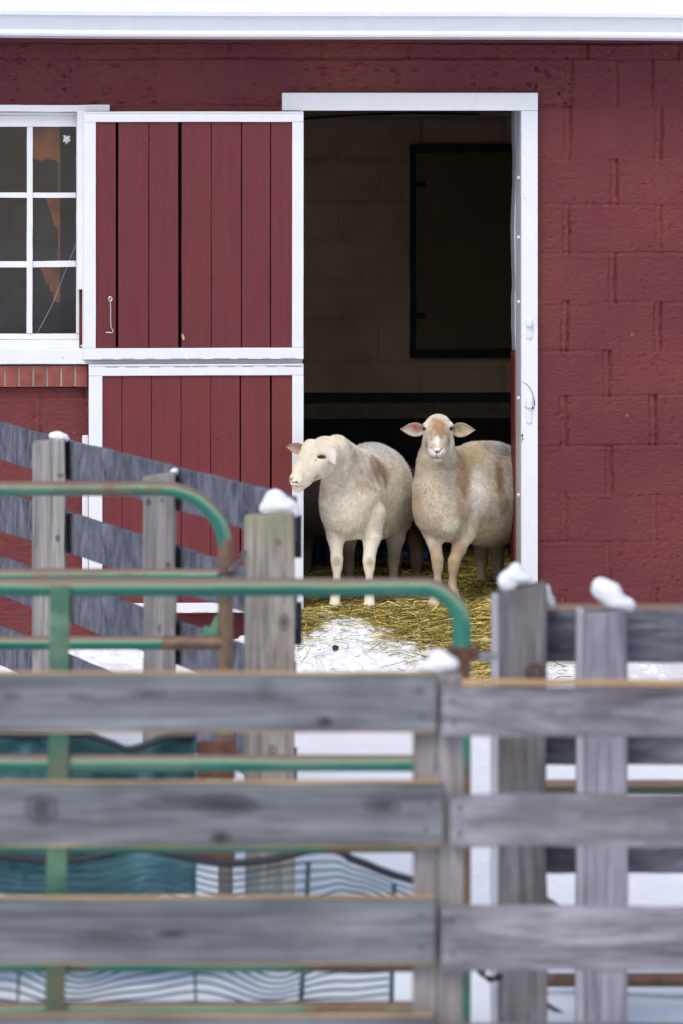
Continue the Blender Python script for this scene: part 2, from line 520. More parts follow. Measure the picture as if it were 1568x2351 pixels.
# dark wainscot + plank rails on the back wall
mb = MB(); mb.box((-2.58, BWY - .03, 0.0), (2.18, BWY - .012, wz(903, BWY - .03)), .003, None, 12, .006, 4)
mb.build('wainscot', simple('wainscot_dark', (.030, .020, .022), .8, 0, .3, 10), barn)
mb = MB(); mb.box((-2.5, BWY - .6, wz(962, BWY - .6)), (2.15, BWY - .56, wz(926, BWY - .6)), .004, None, 10, .004, 2)
mb.build('plank_rail', M['midwood'], barn)
# hatch (closed inner door) on the back wall
hx0, hx1 = wx(941, BWY - .03), wx(1260, BWY - .03); hz1, hz0 = wz(331, BWY - .03), wz(822, BWY - .03)
mb = MB(); mb.box((hx0 + .02, BWY - .03, hz0 + .02), (hx1 - .02, BWY - .015, hz1 - .02), .003)
hatch = mb.build('hatch', simple('hatch_panel', lin(104, 88, 66), .85, 0, .12, 4), barn)
mb = MB()
mb.box((hx0, BWY - .045, hz1 - .042), (hx1, BWY - .008, hz1), .004, None, 16, .004, 1)
mb.box((hx0, BWY - .045, hz0), (hx1, BWY - .008, hz0 + .042), .004, None, 16, .004, 2)
mb.box((hx0, BWY - .043, hz0 + .043), (hx0 + .028, BWY - .008, hz1 - .043), .004, None, 16, .004, 3)
mb.box((hx1 - .028, BWY - .043, hz0 + .043), (hx1, BWY - .008, hz1 - .043), .004)
mb.build('hatch_frame', M['darkwood'], hatch)
for pz in (423, 724):
    mb = MB(); z_ = wz(pz, BWY - .05); mb.box((hx0 + .02, BWY - .06, z_ - .012), (hx0 + .075, BWY - .046, z_ + .012), .003)
    mb.build('hinge', M['darkwood'], hatch)
# cable on the back wall
mb = MB(); mb.tube([W(600 + 50 * k, 282 - 14 * math.sin(k / 6 * pi / 2) - k * 1.2, BWY - .03) for k in range(11)], .006, 6)
mb.build('cable', M['dark_iron'], barn, True)

# --- gutter, eave
gy = -.30
def gpx(py, y=gy): return wz(py, y)
prof = [(-.24, gpx(90)), (gy - .0, gpx(85.5)), (gy - .022, gpx(85)), (gy - .026, gpx(79.5)), (gy - .012, gpx(77)), (gy - .008, gpx(71)),
        (gy - .034, gpx(45)), (gy - .036, gpx(39.5)), (gy - .05, gpx(37.5)), (gy - .052, gpx(28)), (gy - .045, gpx(25)), (gy - .01, gpx(24)), (-.20, gpx(24))]
vv = []; ff = []
gxs = np.concatenate([[-9.3], np.linspace(-2.4, 2.4, 25), [9.3]])
for x in gxs:
    sag = .0035 * math.sin(x * 1.7) - .0052 * x * (abs(x) < 3)
    for (y, z) in prof: vv.append((x, y, z + sag))
n = len(prof)
for i in range(len(gxs) - 1):
    for k in range(n):
        ff.append((i * n + k, i * n + (k + 1) % n, (i + 1) * n + (k + 1) % n, (i + 1) * n + k))
ff.append(tuple(range(n))[::-1]); ff.append(tuple((len(gxs) - 1) * n + k for k in range(n)))
g = mesh_obj('gutter', vv, ff, M['white_clean'], barn)
g.data.polygons.foreach_set('use_smooth', [False] * len(g.data.polygons))
# soffit + frieze
zsof = 2.497
mb = MB(); mb.box((-9.3, -.238, zsof), (9.3, -.03, zsof + .02)); mb.build('soffit', M['white_clean'], barn)
mb = MB(); mb.box((-9.0, -.034, wz(98, -.03)), (9.0, -.006, zsof - .001), .003); mb.build('frieze_board', M['red_wood'], barn)
# roof
rz = gpx(24)
def roofz(y): return rz + .004 + (y + .30) * .45
mb = MB()
mb.add([(-9.4, -.33, roofz(-.33)), (9.4, -.33, roofz(-.33)), (9.4, 3.4, roofz(3.4)), (-9.4, 3.4, roofz(3.4)),
        (-9.4, -.33, roofz(-.33) + .03), (9.4, -.33, roofz(-.33) + .03), (9.4, 3.4, roofz(3.4) + .03), (-9.4, 3.4, roofz(3.4) + .03)],
       [(0, 1, 2, 3)[::-1], (4, 5, 6, 7), (0, 1, 5, 4), (1, 2, 6, 5), (2, 3, 7, 6), (3, 0, 4, 7)])
mb.add([(-9.4, 7.1, roofz(-.33)), (9.4, 7.1, roofz(-.33)), (9.4, 3.4, roofz(3.4)), (-9.4, 3.4, roofz(3.4)),
        (-9.4, 7.1, roofz(-.33) + .03), (9.4, 7.1, roofz(-.33) + .03), (9.4, 3.4, roofz(3.4) + .03), (-9.4, 3.4, roofz(3.4) + .03)],
       [(0, 1, 2, 3), (4, 5, 6, 7)[::-1], (0, 1, 5, 4)[::-1], (1, 2, 6, 5)[::-1], (3, 0, 4, 7)[::-1]])
for sx in (-8.9, 8.9):
    mb.add([(sx, .0, 2.5), (sx, 6.9, 2.5), (sx, 3.4, roofz(3.4))], [(0, 1, 2)])
mb.build('roof', simple('roof_metal', (.2, .2, .22), .5, .5), barn)
# snow blanket on the roof
gx = np.concatenate([np.linspace(-9.3, -2.2, 20), np.arange(-2.1, 2.2, .015), np.linspace(2.3, 9.3, 20)])
gy_ = np.concatenate([np.array([0, .004, .012, .025, .045, .07, .1, .15]), np.linspace(.3, 3.6, 12)])
GX, GY = np.meshgrid(gx, gy_)
th = .115 * np.sqrt(np.clip(1 - (1 - np.clip(GY / .07, 0, 1)) ** 2, 0, 1)) + .012 * fbm(GX * 4, GY * 4, 3, 3) * np.clip(GY / .04, 0, 1)
yy = -.345 + GY + .010 * fbm(GX * 9, GY * 0, 3, 8)
zz = rz + .010 + (yy + .345) * .45 + th - .03 * (GY == 0)
ii = np.arange(GX.size).reshape(GX.shape)
fs = np.stack([ii[:-1, :-1], ii[:-1, 1:], ii[1:, 1:], ii[1:, :-1]], -1).reshape(-1, 4)
tag(mesh_obj('roof_snow', np.stack([GX, yy, zz], -1).reshape(-1, 3), fs, M['snow'], None, True), 'white snow blanket lying on the barn roof above the gutter', 'snow', None, 'stuff')

# --- door frame (head + right post + inner jamb)
fy0, fy1 = -.042, .028
mb = MB()
mb.box((wx(648, fy0), fy0, wz(254, fy0)), (wx(1235, fy0), fy1, wz(213, fy0)), .003)
df = mb.build('door_frame', M['white'], barn)
mb = MB(); mb.box((wx(1197, fy0), fy0 + .003, -.12), (wx(1235, fy0), fy1, wz(254.5, fy0)), .003)
mb.build('right_post', M['white_old'], df)
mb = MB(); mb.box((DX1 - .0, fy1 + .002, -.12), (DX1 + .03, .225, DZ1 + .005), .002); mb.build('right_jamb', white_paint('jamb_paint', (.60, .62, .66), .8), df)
mb = MB(); mb.box((DX0 - .03, fy1 + .002, -.12), (DX0 + .01, .225, DZ1 + .005), .002); mb.build('left_jamb', M['white_old'], df)
mb = MB(); mb.box((DX0, fy1 + .002, DZ1 + .006), (DX1, .225, DZ1 + .03), .002); mb.build('head_jamb', M['white_old'], df)
zr = wz(808, .23)
mb = MB(); mb.box((DX1 - .004, .227, zr), (DX1 + .05, WT + .03, DZ1 + .01), .006, None, 60, .006, 5); mb.build('grey_reveal', M['grey_paint'], df)
mb = MB(); mb.box((DX1 - .008, .227, -.1), (DX1 + .05, WT + .03, zr - .002), .006, None, 60, .005, 6); mb.build('red_reveal', M['red_wood_low'], df)
# bolts + keepers on the jamb / post
for py in (408, 545, 693, 914, 1137):
    mb = MB(); c = W(1193, py, .06); mb.tube([(DX1 - .012, .06, c[2]), (DX1 + .006, .06, c[2])], .008, 10)
    mb.build('bolt', M['white_old'], df, True)
for (y0, y1, loop) in ((729, 777, 751), (909, 971, 938)):
    p0 = W(1214, y0, fy0); p1 = W(1214, y1, fy0)
    zt, zb = p0[2], p1[2]; hw = .0135
    mb = MB()
    mb.box((p0[0] - hw, fy0 - .006, zb + hw * .6), (p0[0] + hw, fy0 + .006, zt - hw * .6), .005)
    mb.tube([(p0[0], fy0 - .005, zt - hw), (p0[0], fy0 + .003, zt - hw)], hw, 16)
    mb.tube([(p0[0], fy0 - .005, zb + hw), (p0[0], fy0 + .003, zb + hw)], hw, 16)
    zl = wz(loop, fy0)
    mb.box((p0[0] - hw, fy0 - .020, zl), (p0[0] + hw, fy0 - .004, zt - .006), .006)
    k = mb.build('latch_keeper', M['white'], df, True)
# rust arc scratched by the latch
arc = []
for i in range(15):
    a = i / 14
    arc.append(W(1199 + 28 * math.sin(a * pi / 2), 877 + 44 * (1 - math.cos(a * pi / 2)) + 10 * a, fy0 - .0005))
mb = MB(); mb.tube(arc, [.0008 + .001 * i / 14 for i in range(15)], 6)
mb.build('rust_scratch', M['rusty'], df)
mb = MB(); p = W(1223, 936, fy0 - .001); mb.box((p[0] - .012, fy0 - .002, p[2] - .005), (p[0] + .006, fy0 + .001, p[2] + .003), .001)
p = W(1208, 935, fy0 - .001); mb.box((p[0] - .004, fy0 - .002, p[2] - .006), (p[0] + .003, fy0 + .001, p[2] + .004), .001)
mb.build('rust_spot', simple('rust', lin(150, 95, 40), .9), df)
# paint chips
mb = MB()
for (px, py, s) in ((1199, 1000, 3.2), (1200, 1008, 2.5), (1198, 1014, 1.6), (1221, 1059, .6), (1206, 350, .6), (1215, 1212, .7), (1203, 850, .7)):
    p = W(px, py, fy0 + .002); r = s * .0019
    mb = MB(); mb.box((p[0] - r * .5, fy0 + .0015, p[2] - r), (p[0] + r * .5, fy0 + .004, p[2] + r), .0005)
    mb.build('paint_chip', M['void'], df)
# threshold
mb = MB(); mb.box((DX0, -.02, -.12), (DX1, WT, -.035), .006); mb.build('threshold', M['midwood'], df)

# --- door leaves, folded open against the wall
def leaf(name, label, ox0, oy0, ox1, oy1, ix0, iy0, ix1, iy1, planks, wmat, yf, skew=(0, 0)):
    """outer/inner rectangle in reference pixels at plane yf"""
    t = 0.05
    X0, X1, Z1, Z0 = wx(ox0, yf), wx(ox1, yf), wz(oy0, yf), wz(oy1, yf)
    a0, a1, b1, b0 = wx(ix0, yf), wx(ix1, yf), wz(iy0, yf), wz(iy1, yf)
    mb = MB()
    mb.box((X0, yf, b1), (X1, yf + t, Z1), .003, None, 8, .0008, 1)
    mb.box((X0, yf, Z0), (X1, yf + t, b0), .003, None, 8, .0008, 2)
    mb.box((X0, yf + .0015, b0 + .0005), (a0, yf + t - .002, b1 - .0005), .003, None, 8, .0008, 3)
    mb.box((a1, yf + .0015, b0 + .0005), (X1, yf + t - .002, b1 - .0005), .003, None, 8, .0008, 4)
    # drip edge seams
    mb.box((X0 + .004, yf - .004, Z1 - .006), (X1 - .002, yf + .006, Z1 - .001), .001)
    fr = mb.build(name, M['white'], barn)
    fr['label'] = label
    mb = MB(); vv = []
    for k, (pa, pb) in enumerate(planks):
        xa, xb = wx(pa, yf), wx(pb, yf)
        dy = RNG.uniform(-.002, .002)
        mb.box((xa, yf + .012 + dy, b0 - .01), (xb, yf + .034 + dy, b1 + .01), .0022, None, 24, .0009, k + ox0)
    mb.build('planks', wmat, fr)
    mb = MB(); mb.box((a0 - .01, yf + .0365, b0 - .01), (a1 + .01, yf + .044, b1 + .01)); mb.build('backing', M['void'], fr)
    # knots and cracks as small hollows of dark paint
    return fr, X0, X1, Z0, Z1
up, *_u = leaf('upper_door', 'upper half door leaf swung open flat against the wall', 192, 256, 697, 824, 220, 280, 671, 798,
     [(218, 266), (272, 341.3), (343, 409.5), (417.5, 484.6), (486, 554), (556.3, 620.5), (622.8, 673)], M['red_wood'], -.115)
lo, *_l = leaf('lower_door', 'lower half door leaf swung open behind the fence', 204, 835, 697, 1405, 235, 861, 671, 1382,
     [(233, 279.8), (281, 347.4), (348.4, 415.6), (417, 483.6), (484.6, 550.6), (553.8, 620.4), (624.5, 673)], M['red_wood_low'], -.115)
# edge boards seen left of the leaves (leaf edge, stop) and trim between leaves
mb = MB(); mb.box((wx(177, -.05), -.055, wz(663, -.05)), (wx(191, -.05), -.015, wz(254, -.05)), .003); mb.build('edge_board', M['white_old'], up)
mb = MB(); mb.box((wx(188.5, -.06), -.062, wz(834, -.06)), (wx(690, -.06), -.02, wz(824.5, -.06)), .003); mb.build('stop_board', M['white_old'], up)
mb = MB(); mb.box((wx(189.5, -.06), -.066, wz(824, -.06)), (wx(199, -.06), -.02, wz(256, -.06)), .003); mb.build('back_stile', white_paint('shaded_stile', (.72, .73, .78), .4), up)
mb = MB(); mb.box((wx(189, -.05), -.05, wz(1384, -.05)), (wx(203, -.05), -.012, wz(997, -.05)), .003); mb.build('edge_board', M['white_old'], lo)
RU = simple('orange_rust', lin(165, 105, 50), .9); SD = simple('seam_dirt', (.16, .14, .12), .9)
# rust line under the lower leaf
mb = MB()
for k in range(18):
    a = 240 + k * 25 + random.uniform(-6, 6); b = a + random.uniform(6, 22)
    mb.box((wx(a, -.118), -.1175, wz(1405.5, -.118)), (wx(b, -.118), -.112, wz(1403.6, -.118)), .0003)
    mb.build('rust_line', RU, lo); mb = MB()
mb = MB()
for k in range(9):
    a = 230 + k * 52 + random.uniform(-10, 10); b = a + random.uniform(15, 42)
    mb = MB(); mb.box((wx(a, -.118), -.1172, wz(822.3, -.118)), (wx(b, -.118), -.113, wz(821.7, -.118)), .0002); mb.build('seam_crack', SD, up)
    mb = MB(); mb.box((wx(a + 9, -.118), -.1172, wz(841.1, -.118)), (wx(b + 12, -.118), -.113, wz(840.5, -.118)), .0002); mb.build('seam_crack', SD, lo)
# hook and eye on the upper leaf
yh = -.118
mb = MB()
hp = [W(253, 690, yh - .012), W(254, 705, yh - .012), W(254, 735, yh - .012), W(255, 752, yh - .012), W(259, 757, yh - .012), W(260, 761.5, yh - .014), W(256, 764, yh - .016), W(250, 763, yh - .016), W(243, 763.5, yh - .016)]
mb.tube(hp, .0026, 8)
ring = [W(253 + 4.2 * math.cos(a), 686 + 4.6 * math.sin(a), yh - .011) for a in np.linspace(0, 2 * pi, 15)]
mb.tube(ring, .0022, 7)
ring = [W(253 + 4.5 * math.cos(a) , 688 + 2.6 * math.sin(a), yh - .004 - .008 * abs(math.cos(a))) for a in np.linspace(0, 2 * pi, 15)]
mb.tube(ring, .002, 7)
mb.build('hook', M['steel'], up, True)
# dry leaf stuck in the gap
mb = MB()
lp = [W(417, 766, -.12), W(421, 768, -.124), W(424, 775, -.126), W(423, 782, -.122), W(418.5, 779, -.118), W(417, 772, -.117)]
mb.add(lp + [p + np.array([0, .0015, 0]) for p in lp], [tuple(range(6)), tuple(range(6, 12))[::-1]] + [(i, (i + 1) % 6, 6 + (i + 1) % 6, 6 + i) for i in range(6)])
tag(mb.build('dry_leaf', simple('dry_leaf_mat', lin(185, 160, 125), .8)), 'small pale dry leaf stuck at the foot of the wide plank gap', 'leaf')
KN = simple('dark_knot', (.045, .015, .02), .8)
# nail heads and knots on planks
for fr, spots in ((up, [(300, 600, 3), (480, 465, 3.5), (486, 640, 4), (618, 690, 3), (455, 340, 2), (345, 318, 3.2), (343, 338, 2.8), (401, 600, 2), (560, 600, 1.6), (600, 300, 1.2), (430, 420, 1.2)]),
                  (lo, [(300, 905, 2), (498, 1009, 2.5), (610, 915, 2.2), (358, 980, 1.2), (460, 1120, 1.5), (556, 1112, 2), (580, 1240, 1.3), (330, 870, 1.3), (640, 1135, 1.6)])):
    mb = MB()
    for (px, py, r) in spots:
        p = W(px, py, -.104); k = r * .0019
        mb = MB(); mb.tube([p + np.array([0, .004, 0]), p + np.array([0, -.0012, 0])], [k, k * .6], 9)
        mb.build('knot', KN, fr)

# --- window
wy = .015
cas = MB()
cas.box((WINX0 - .06, -.028, wz(257, -.02)), (wx(252, -.02), .02, wz(241, -.02)), .004, None, 20, .0025, 3)
win = cas.build('window', M['white_old'], barn)
X_a, X_b = WINX0, wx(190, wy)
mb = MB()
def bx(m, px0, py0, px1, py1, y0, y1, wob=.0012, bev=.002, sd=1):
    X0 = WINX0 if px0 is None else wx(px0, y0)
    X1 = wx(px1, y0)
    m.box((X0, y0, wz(py1, y0)), (X1, y1, wz(py0, y0)), bev, None, 26, wob, sd)
bx(mb, None, 258, 198, 264, .0, .06, sd=1)
bx(mb, None, 264.5, 198, 291, .02, .06, sd=2)
bx(mb, None, 764, 198, 777, .022, .062, sd=3)
mb2 = MB()
for (a, b, s) in ((61.5, 75, 4), (-92, -80, 5), (175, 197, 6)):
    bx(mb, a, 291.5, b, 763.5, .018, .058, .0016, sd=s)
for (a, b, s) in ((441, 453, 7), (598, 612, 8)):
    bx(mb2, None, a, 174, b, .024, .054, .0018, sd=s)
sash = mb.build('sash', M['white_old'], win)
mb2.build('muntin', M['white_old'], sash)
mb = MB(); bx(mb, None, 778, 197, 797, .0, .07, sd=9); mb.build('lower_rail', M['white_old'], win)
mb = MB(); bx(mb, None, 798, 192, 834, -.05, .06, .0012, .004, sd=10); mb.build('sill', M['white_old'], win)
# brick sill
mb = MB(); mbm = MB()
bxs = [-45, -19.5, 7.5, 13, 40, 45.5, 73, 78, 105.5, 111, 137.5, 143, 170, 175.5, 202]
ed = [(-41, -17), (-14, 8), (12.5, 40), (45.5, 73), (78.5, 105), (110.5, 137), (142.5, 169), (175, 201)]
for k in range(-34, 0): ed.append((-44 + 32.6 * (k), -44 + 32.6 * k + 27))
for k, (a, b) in enumerate(ed):
    if wx(a) < WINX0: continue
    mb.box((wx(a, -.03), -.038 + RNG.uniform(-.002, .002), wz(886, -.03)), (wx(b, -.03), .05, wz(836.5, -.03)), .003, None, 5, .002, k)
mbm.box((WINX0, -.026, wz(885, -.03)), (wx(202, -.03), .045, wz(837.5, -.03)))
br = mb.build('brick_sill', simple('sill_brick', lin(132, 66, 56), .6, 0, .35, 18, .002, 120), win)
mbm.build('mortar', simple('mortar', lin(178, 165, 150), .95, 0, .1, 40, .002, 160), br)
# glass
def glass_mat():
    t = NT('window_glass')
    n = t.t.nodes
    tr = t.n('ShaderNodeBsdfTransparent'); gl = t.n('ShaderNodeBsdfGlossy'); mx = t.n('ShaderNodeMixShader')
    df_ = t.n('ShaderNodeBsdfDiffuse'); df_.inputs[0].default_value = (.24, .27, .36, 1); mx2 = t.n('ShaderNodeMixShader')
    tr.inputs[0].default_value = (.93, .94, .95, 1); gl.inputs['Roughness'].default_value = .12
    fr = t.n('ShaderNodeFresnel'); fr.inputs[0].default_value = 1.5
    t.l(fr.outputs[0], mx.inputs[0]); t.l(tr.outputs[0], mx.inputs[1]); t.l(gl.outputs[0], mx.inputs[2])
    dirt = t.ramp(t.noise(t.co(), 5, 7, .75), [(.30, .012), (.80, .085)])
    t.l(dirt, mx2.inputs[0]); t.l(mx.outputs[0], mx2.inputs[1]); t.l(df_.outputs[0], mx2.inputs[2])
    t.l(mx2.outputs[0], t.out.inputs[0]); return t.m
GL = glass_mat()
cols_ = [(-80.5, 61), (75.5, 174.5)]; rows_ = [(291.5, 440.5), (453.5, 597.5), (612.5, 763.5)]
cols_.append((-170, -92.5))
for (a, b) in cols_:
    for (c, d) in rows_:
        mb = MB(); mb.box((wx(a, .036), .036, wz(d, .036)), (wx(b, .036), .039, wz(c, .036)))
        mb.build('pane', GL, sash)
mb = MB()
for (px, py, r) in ((151, 320, 5.5), (156, 316, 4.2), (149, 313, 2.6), (159, 322, 2.8), (147, 324, 2.4), (154, 326, 3), (160, 314, 1.4), (145, 312, 1.2), (151, 330, 1.3)):
    p = W(px, py, .0345); k = r * .0019
    mb.tube([p, p + np.array([0, -.001, 0])], [k, k * .7], 14)
mb.build('paint_splat', simple('splat', (.55, .6, .6), .7), sash)
mb = MB(); mb.tube([W(174, 560, .030), W(120, 700, .030), W(86, 764, .030)], .0009, 5); mb.build('cobweb_thread', simple('thread', (.3, .4, .5), .6), sash)
# what hangs behind the window
oc = []
YO = .13
outl = [(50, 240), (139, 240), (139, 655), (132, 696), (124, 676), (117, 660), (112, 662), (108, 640), (101, 625), (97, 612), (118, 560), (112, 520), (104, 470), (104, 440), (74, 366), (60, 366)]
outl = [(62, 270), (138, 270), (138, 690), (132, 697), (128, 688), (126, 694), (121, 668), (116, 672), (112, 650), (106, 655), (101, 632), (93, 620), (88, 606), (120, 604), (131, 598), (134, 560), (132, 520), (126, 522), (118, 495), (110, 470), (103, 448), (133, 446), (134, 372), (110, 364), (92, 370), (74, 362), (62, 366)]
front_ = [W(a, b, YO) for a, b in outl]; back_ = [p + np.array([0, .02, 0]) for p in front_]
n = len(outl); mb = MB(); mb.add(front_ + back_, [tuple(range(n)), tuple(range(n, 2 * n))[::-1]] + [(i, (i + 1) % n, n + (i + 1) % n, n + i) for i in range(n)])
tag(mb.build('orange_cloth', M['orange']), 'torn orange cloth hanging inside behind the right window panes', 'cloth')
mb = MB(); mb.box((wx(138, .37), .37, -.03), (wx(183, .37), .46, 2.5), .004); tag(mb.build('inner_post', M['darkwood']), 'dark timber post standing inside beside the orange cloth', 'post')

# =================================================================== GROUND
def ground_h(x, y):
    base = -.205 + np.where(y < 0, y, 0) * .032
    base = np.maximum(base, -.62)
    win_ = sst(-.55, -.1, x) * (1 - sst(.95, 1.5, x))
    g = 1 - sst(0, 1.25, -y)
    h = base + .195 * g * win_
    h = h + .02 * fbm(x * 1.7, y * 1.7, 3, 77) * (1 - win_ * (y > -.3))
    # drift against the wall
    h = h + .035 * np.exp(-((-y) / .18) ** 2) * (1 - win_) * (1 + fbm(x * 7, y * 3, 3, 71))
    return h
def axis(lo, hi, fine, segs):
    a = [lo]
    for (b, st) in segs:
        while a[-1] < b - 1e-9: a.append(min(b, a[-1] + st))
    return np.array(a)
ax_x = axis(-60, 60, 0, [(-10, 5), (-3, .5), (-1.3, .05), (1.35, .005), (3, .05), (10, .5), (60, 5)])
ax_y = axis(-60, .03, 0, [(-30, 5), (-14, 1), (-2.2, .09), (-1.45, .02), (.028, .005)])
GX, GY = np.meshgrid(ax_x, ax_y)
GZ = ground_h(GX, GY)
GZ += .012 * fbm(GX * 6, GY * 6, 3, 91) + (.030 * np.abs(fbm(GX * 9, GY * 9, 4, 92)) + .012 * fbm(GX * 30, GY * 30, 3, 93)) * sst(-.9, -.3, GX) * (1 - sst(.7, 1.2, GX)) * sst(-1.7, -1.2, GY)
# clods of kicked-up snow before the door
def bump_at(cx_, cy_, r, hh):
    i0, i1 = np.searchsorted(ax_x, [cx_ - r, cx_ + r]); j0, j1 = np.searchsorted(ax_y, [cy_ - r, cy_ + r])
    if i1 <= i0 or j1 <= j0: return
    sx = GX[j0:j1, i0:i1] - cx_; sy = GY[j0:j1, i0:i1] - cy_
    a = RNG.uniform(0, pi); st = RNG.uniform(.7, 1.4)
    u = (sx * cos(a) + sy * sin(a)) * st; v_ = (-sx * sin(a) + sy * cos(a)) / st
    d2_ = (u * u + v_ * v_) / (r * r)
    bz = float(ground_h(np.array(cx_), np.array(cy_)))
    d2_ = d2_ + .55 * fbm(sx * 1.3 / r + cx_ * 90, sy * 1.3 / r + cy_ * 90, 2, 61)
    top = bz + hh * np.sqrt(np.clip(1 - d2_, 0, 1)) - hh * .15
    sub = GZ[j0:j1, i0:i1]
    np.copyto(sub, np.where((d2_ < 1) & (top > sub), top, sub))
for k in range(2600):
    cx_ = RNG.uniform(-.42, .62); cy_ = -RNG.uniform(.12, 1.4)
    if cy_ > -.3 and cx_ > .25 : continue
    r = .007 + .028 * RNG.random() ** 2.2
    bump_at(cx_, cy_, r, r * RNG.uniform(.3, .95))
for k in range(420):
    cx_ = RNG.uniform(-1.5, -.3); cy_ = -abs(RNG.normal(0, .14)) - .01
    r = RNG.uniform(.010, .035); bump_at(cx_, cy_, r, r * RNG.uniform(.5, 1.1))
for k in range(240):
    cx_ = RNG.uniform(.6, 1.3); cy_ = -RNG.uniform(.05, 1.3)
    r = RNG.uniform(.008, .025); bump_at(cx_, cy_, r, r * RNG.uniform(.4, .9))
ii = np.arange(GX.size).reshape(GX.shape)
fs = np.stack([ii[:-1, :-1], ii[:-1, 1:], ii[1:, 1:], ii[1:, :-1]], -1).reshape(-1, 4)
tag(mesh_obj('snowy_ground', np.stack([GX, GY, GZ], -1).reshape(-1, 3), fs, M['snow'], None, True), 'white snow covering the yard in front of the barn', 'ground', None, 'structure')

# --- straw bed
def bed_mat():
    t = NT('straw_bed'); n = t.noise(t.co(), 40, 6, .7)
    t.base(t.ramp(n, [(.3, lin(52, 42, 24)), (.7, lin(112, 96, 52))])); t.rough(.95); t.bump(t.noise(t.co(), 110, 5), .008); return t.m
bxs_ = np.arange(-.6, 1.25, .02); bys = np.arange(-1.35, 3.2, .02)
BX, BY = np.meshgrid(bxs_, bys)
def straw_edge(x):
    # outer edge (world y, negative = outside) of the thick straw
    return np.interp(x, [-.3, -.16, -.10, -.06, .05, .09, .18, .26, .37, .42, .5, .8, 1.2], [-.45, -.42, -.28, -.14, -.17, -.36, -.45, -.57, -.66, -.8, -1.0, -1.3, -1.3])
def bed_h(x, y):
    outside = ground_h(x, np.minimum(y, 0))
    h = np.where(y < 0, outside + .002, -.012 + .02 * sst(0.2, .9, y) + .02 * fbm(x * 5, y * 5, 3, 66))
    return h
cover = sst(0, .10, BY - straw_edge(BX) + .09 * fbm(BX * 9, BY * 9, 3, 15))
rl_ = np.clip(.20 * np.minimum(BY + .25, 0), -.3, 0)
right_lim = 1 - sst(.76, .86, BX - rl_); left_lim = sst(-.32, -.2, BX)
inside = BY > -.0
BZ = bed_h(BX, BY) + .012 * fbm(BX * 14, BY * 14, 3, 16) - .06 * (1 - cover) - np.where(inside, 0, .08 * (1 - right_lim * left_lim))
sel = np.ones(BX.shape, bool)
ii = np.arange(BX.size).reshape(BX.shape)
cen = ~((BX[:-1, :-1] < DX0 + .0) & (BY[:-1, :-1] > -.03) & (BY[:-1, :-1] < WT)) & ~((BX[:-1, :-1] > DX1 - .02) & (BY[:-1, :-1] > -.03) & (BY[:-1, :-1] < WT))
fs = np.stack([ii[:-1, :-1], ii[:-1, 1:], ii[1:, 1:], ii[1:, :-1]], -1)[cen]
tag(mesh_obj('straw_bedding', np.stack([BX, BY, BZ], -1).reshape(-1, 3), fs, bed_mat(), None, True), 'trampled bed of straw filling the doorway', 'straw bedding', None, 'stuff')

def straw_mesh(N):
    x = RNG.uniform(-.30, 1.0, N * 3); y = RNG.uniform(-1.35, 2.6, N * 3)
    e = y - straw_edge(x)
    dens = np.where(e > 0, 1.0, np.exp(e / .16) * .30)
    dens *= np.where(y > .6, .55, 1.0)
    out = y < 0
    dens *= np.where(out, (1 - sst(.68, .94, x - np.clip(.22 * np.minimum(y + .25, 0), -.3, 0) + .1 * fbm(x * 7, y * 7, 2, 19)) * .985) * sst(-.3, -.2, x), 1)
    dens *= ~((x < DX0 + .02) & (y > -.05) & (y < WT + .03)) & ~((x > DX1 - .03) & (y > -.05) & (y < WT + .03))
    k = RNG.random(N * 3) < dens
    x, y = x[k][:N], y[k][:N]; n = len(x)
    e = y - straw_edge(x)
    z = bed_h(x, y) + RNG.uniform(-.004, .028, n) * np.where(e > 0, 1, .35) * np.where((y > -.1) & (y < .2), .55, 1) + .012 * np.clip(fbm(x * 14, y * 14, 3, 16), 0, 1) + np.where(e < 0, .012, 0)
    L = RNG.uniform(.03, .17, n) ** 1.0; a = RNG.uniform(0, 2 * pi, n)
    # most stalks lie across the doorway
    a = np.where(RNG.random(n) < .45, RNG.normal(0, .5, n), a)
    tilt = RNG.normal(.05, .16, n); up_ = RNG.random(n) < .025; tilt[up_] = RNG.uniform(.4, 1.2, up_.sum()); L[up_] *= .7
    d = np.stack([np.cos(a) * np.cos(tilt), np.sin(a) * np.cos(tilt), np.sin(tilt)], -1)
    side = np.stack([-np.sin(a), np.cos(a), np.zeros(n)], -1)
    roll = RNG.uniform(-1.2, 1.2, n)[:, None]
    upv = np.cross(d, side)
    s = side * np.cos(roll) + upv * np.sin(roll)
    wd = RNG.uniform(.0008, .0022, n)[:, None]
    p = np.stack([x, y, z], -1)
    bend = (RNG.normal(0, .05, n)[:, None] * side + RNG.normal(0, .05, n)[:, None] * upv) * L[:, None]
    vs_ = np.stack([p - d * L[:, None] / 2 - s * wd, p - d * L[:, None] / 2 + s * wd,
                    p + bend - s * wd, p + bend + s * wd,
                    p + d * L[:, None] / 2 - s * wd * .8, p + d * L[:, None] / 2 + s * wd * .8], 1)
    base = np.arange(n)[:, None] * 6
    f = np.concatenate([base + np.array([0, 1, 3, 2]), base + np.array([2, 3, 5, 4])], 0)
    pal = np.array([lin(208, 188, 108), lin(184, 164, 84), lin(162, 150, 76), lin(118, 110, 52), lin(206, 190, 130), lin(92, 80, 44), lin(130, 132, 66), lin(170, 130, 60)])
    c = pal[RNG.integers(0, len(pal), n)] * RNG.uniform(.55, 1.85, n)[:, None]
    c = np.repeat(c, 6, 0)
    return vs_.reshape(-1, 3), f, c
v_, f_, c_ = straw_mesh(52000)
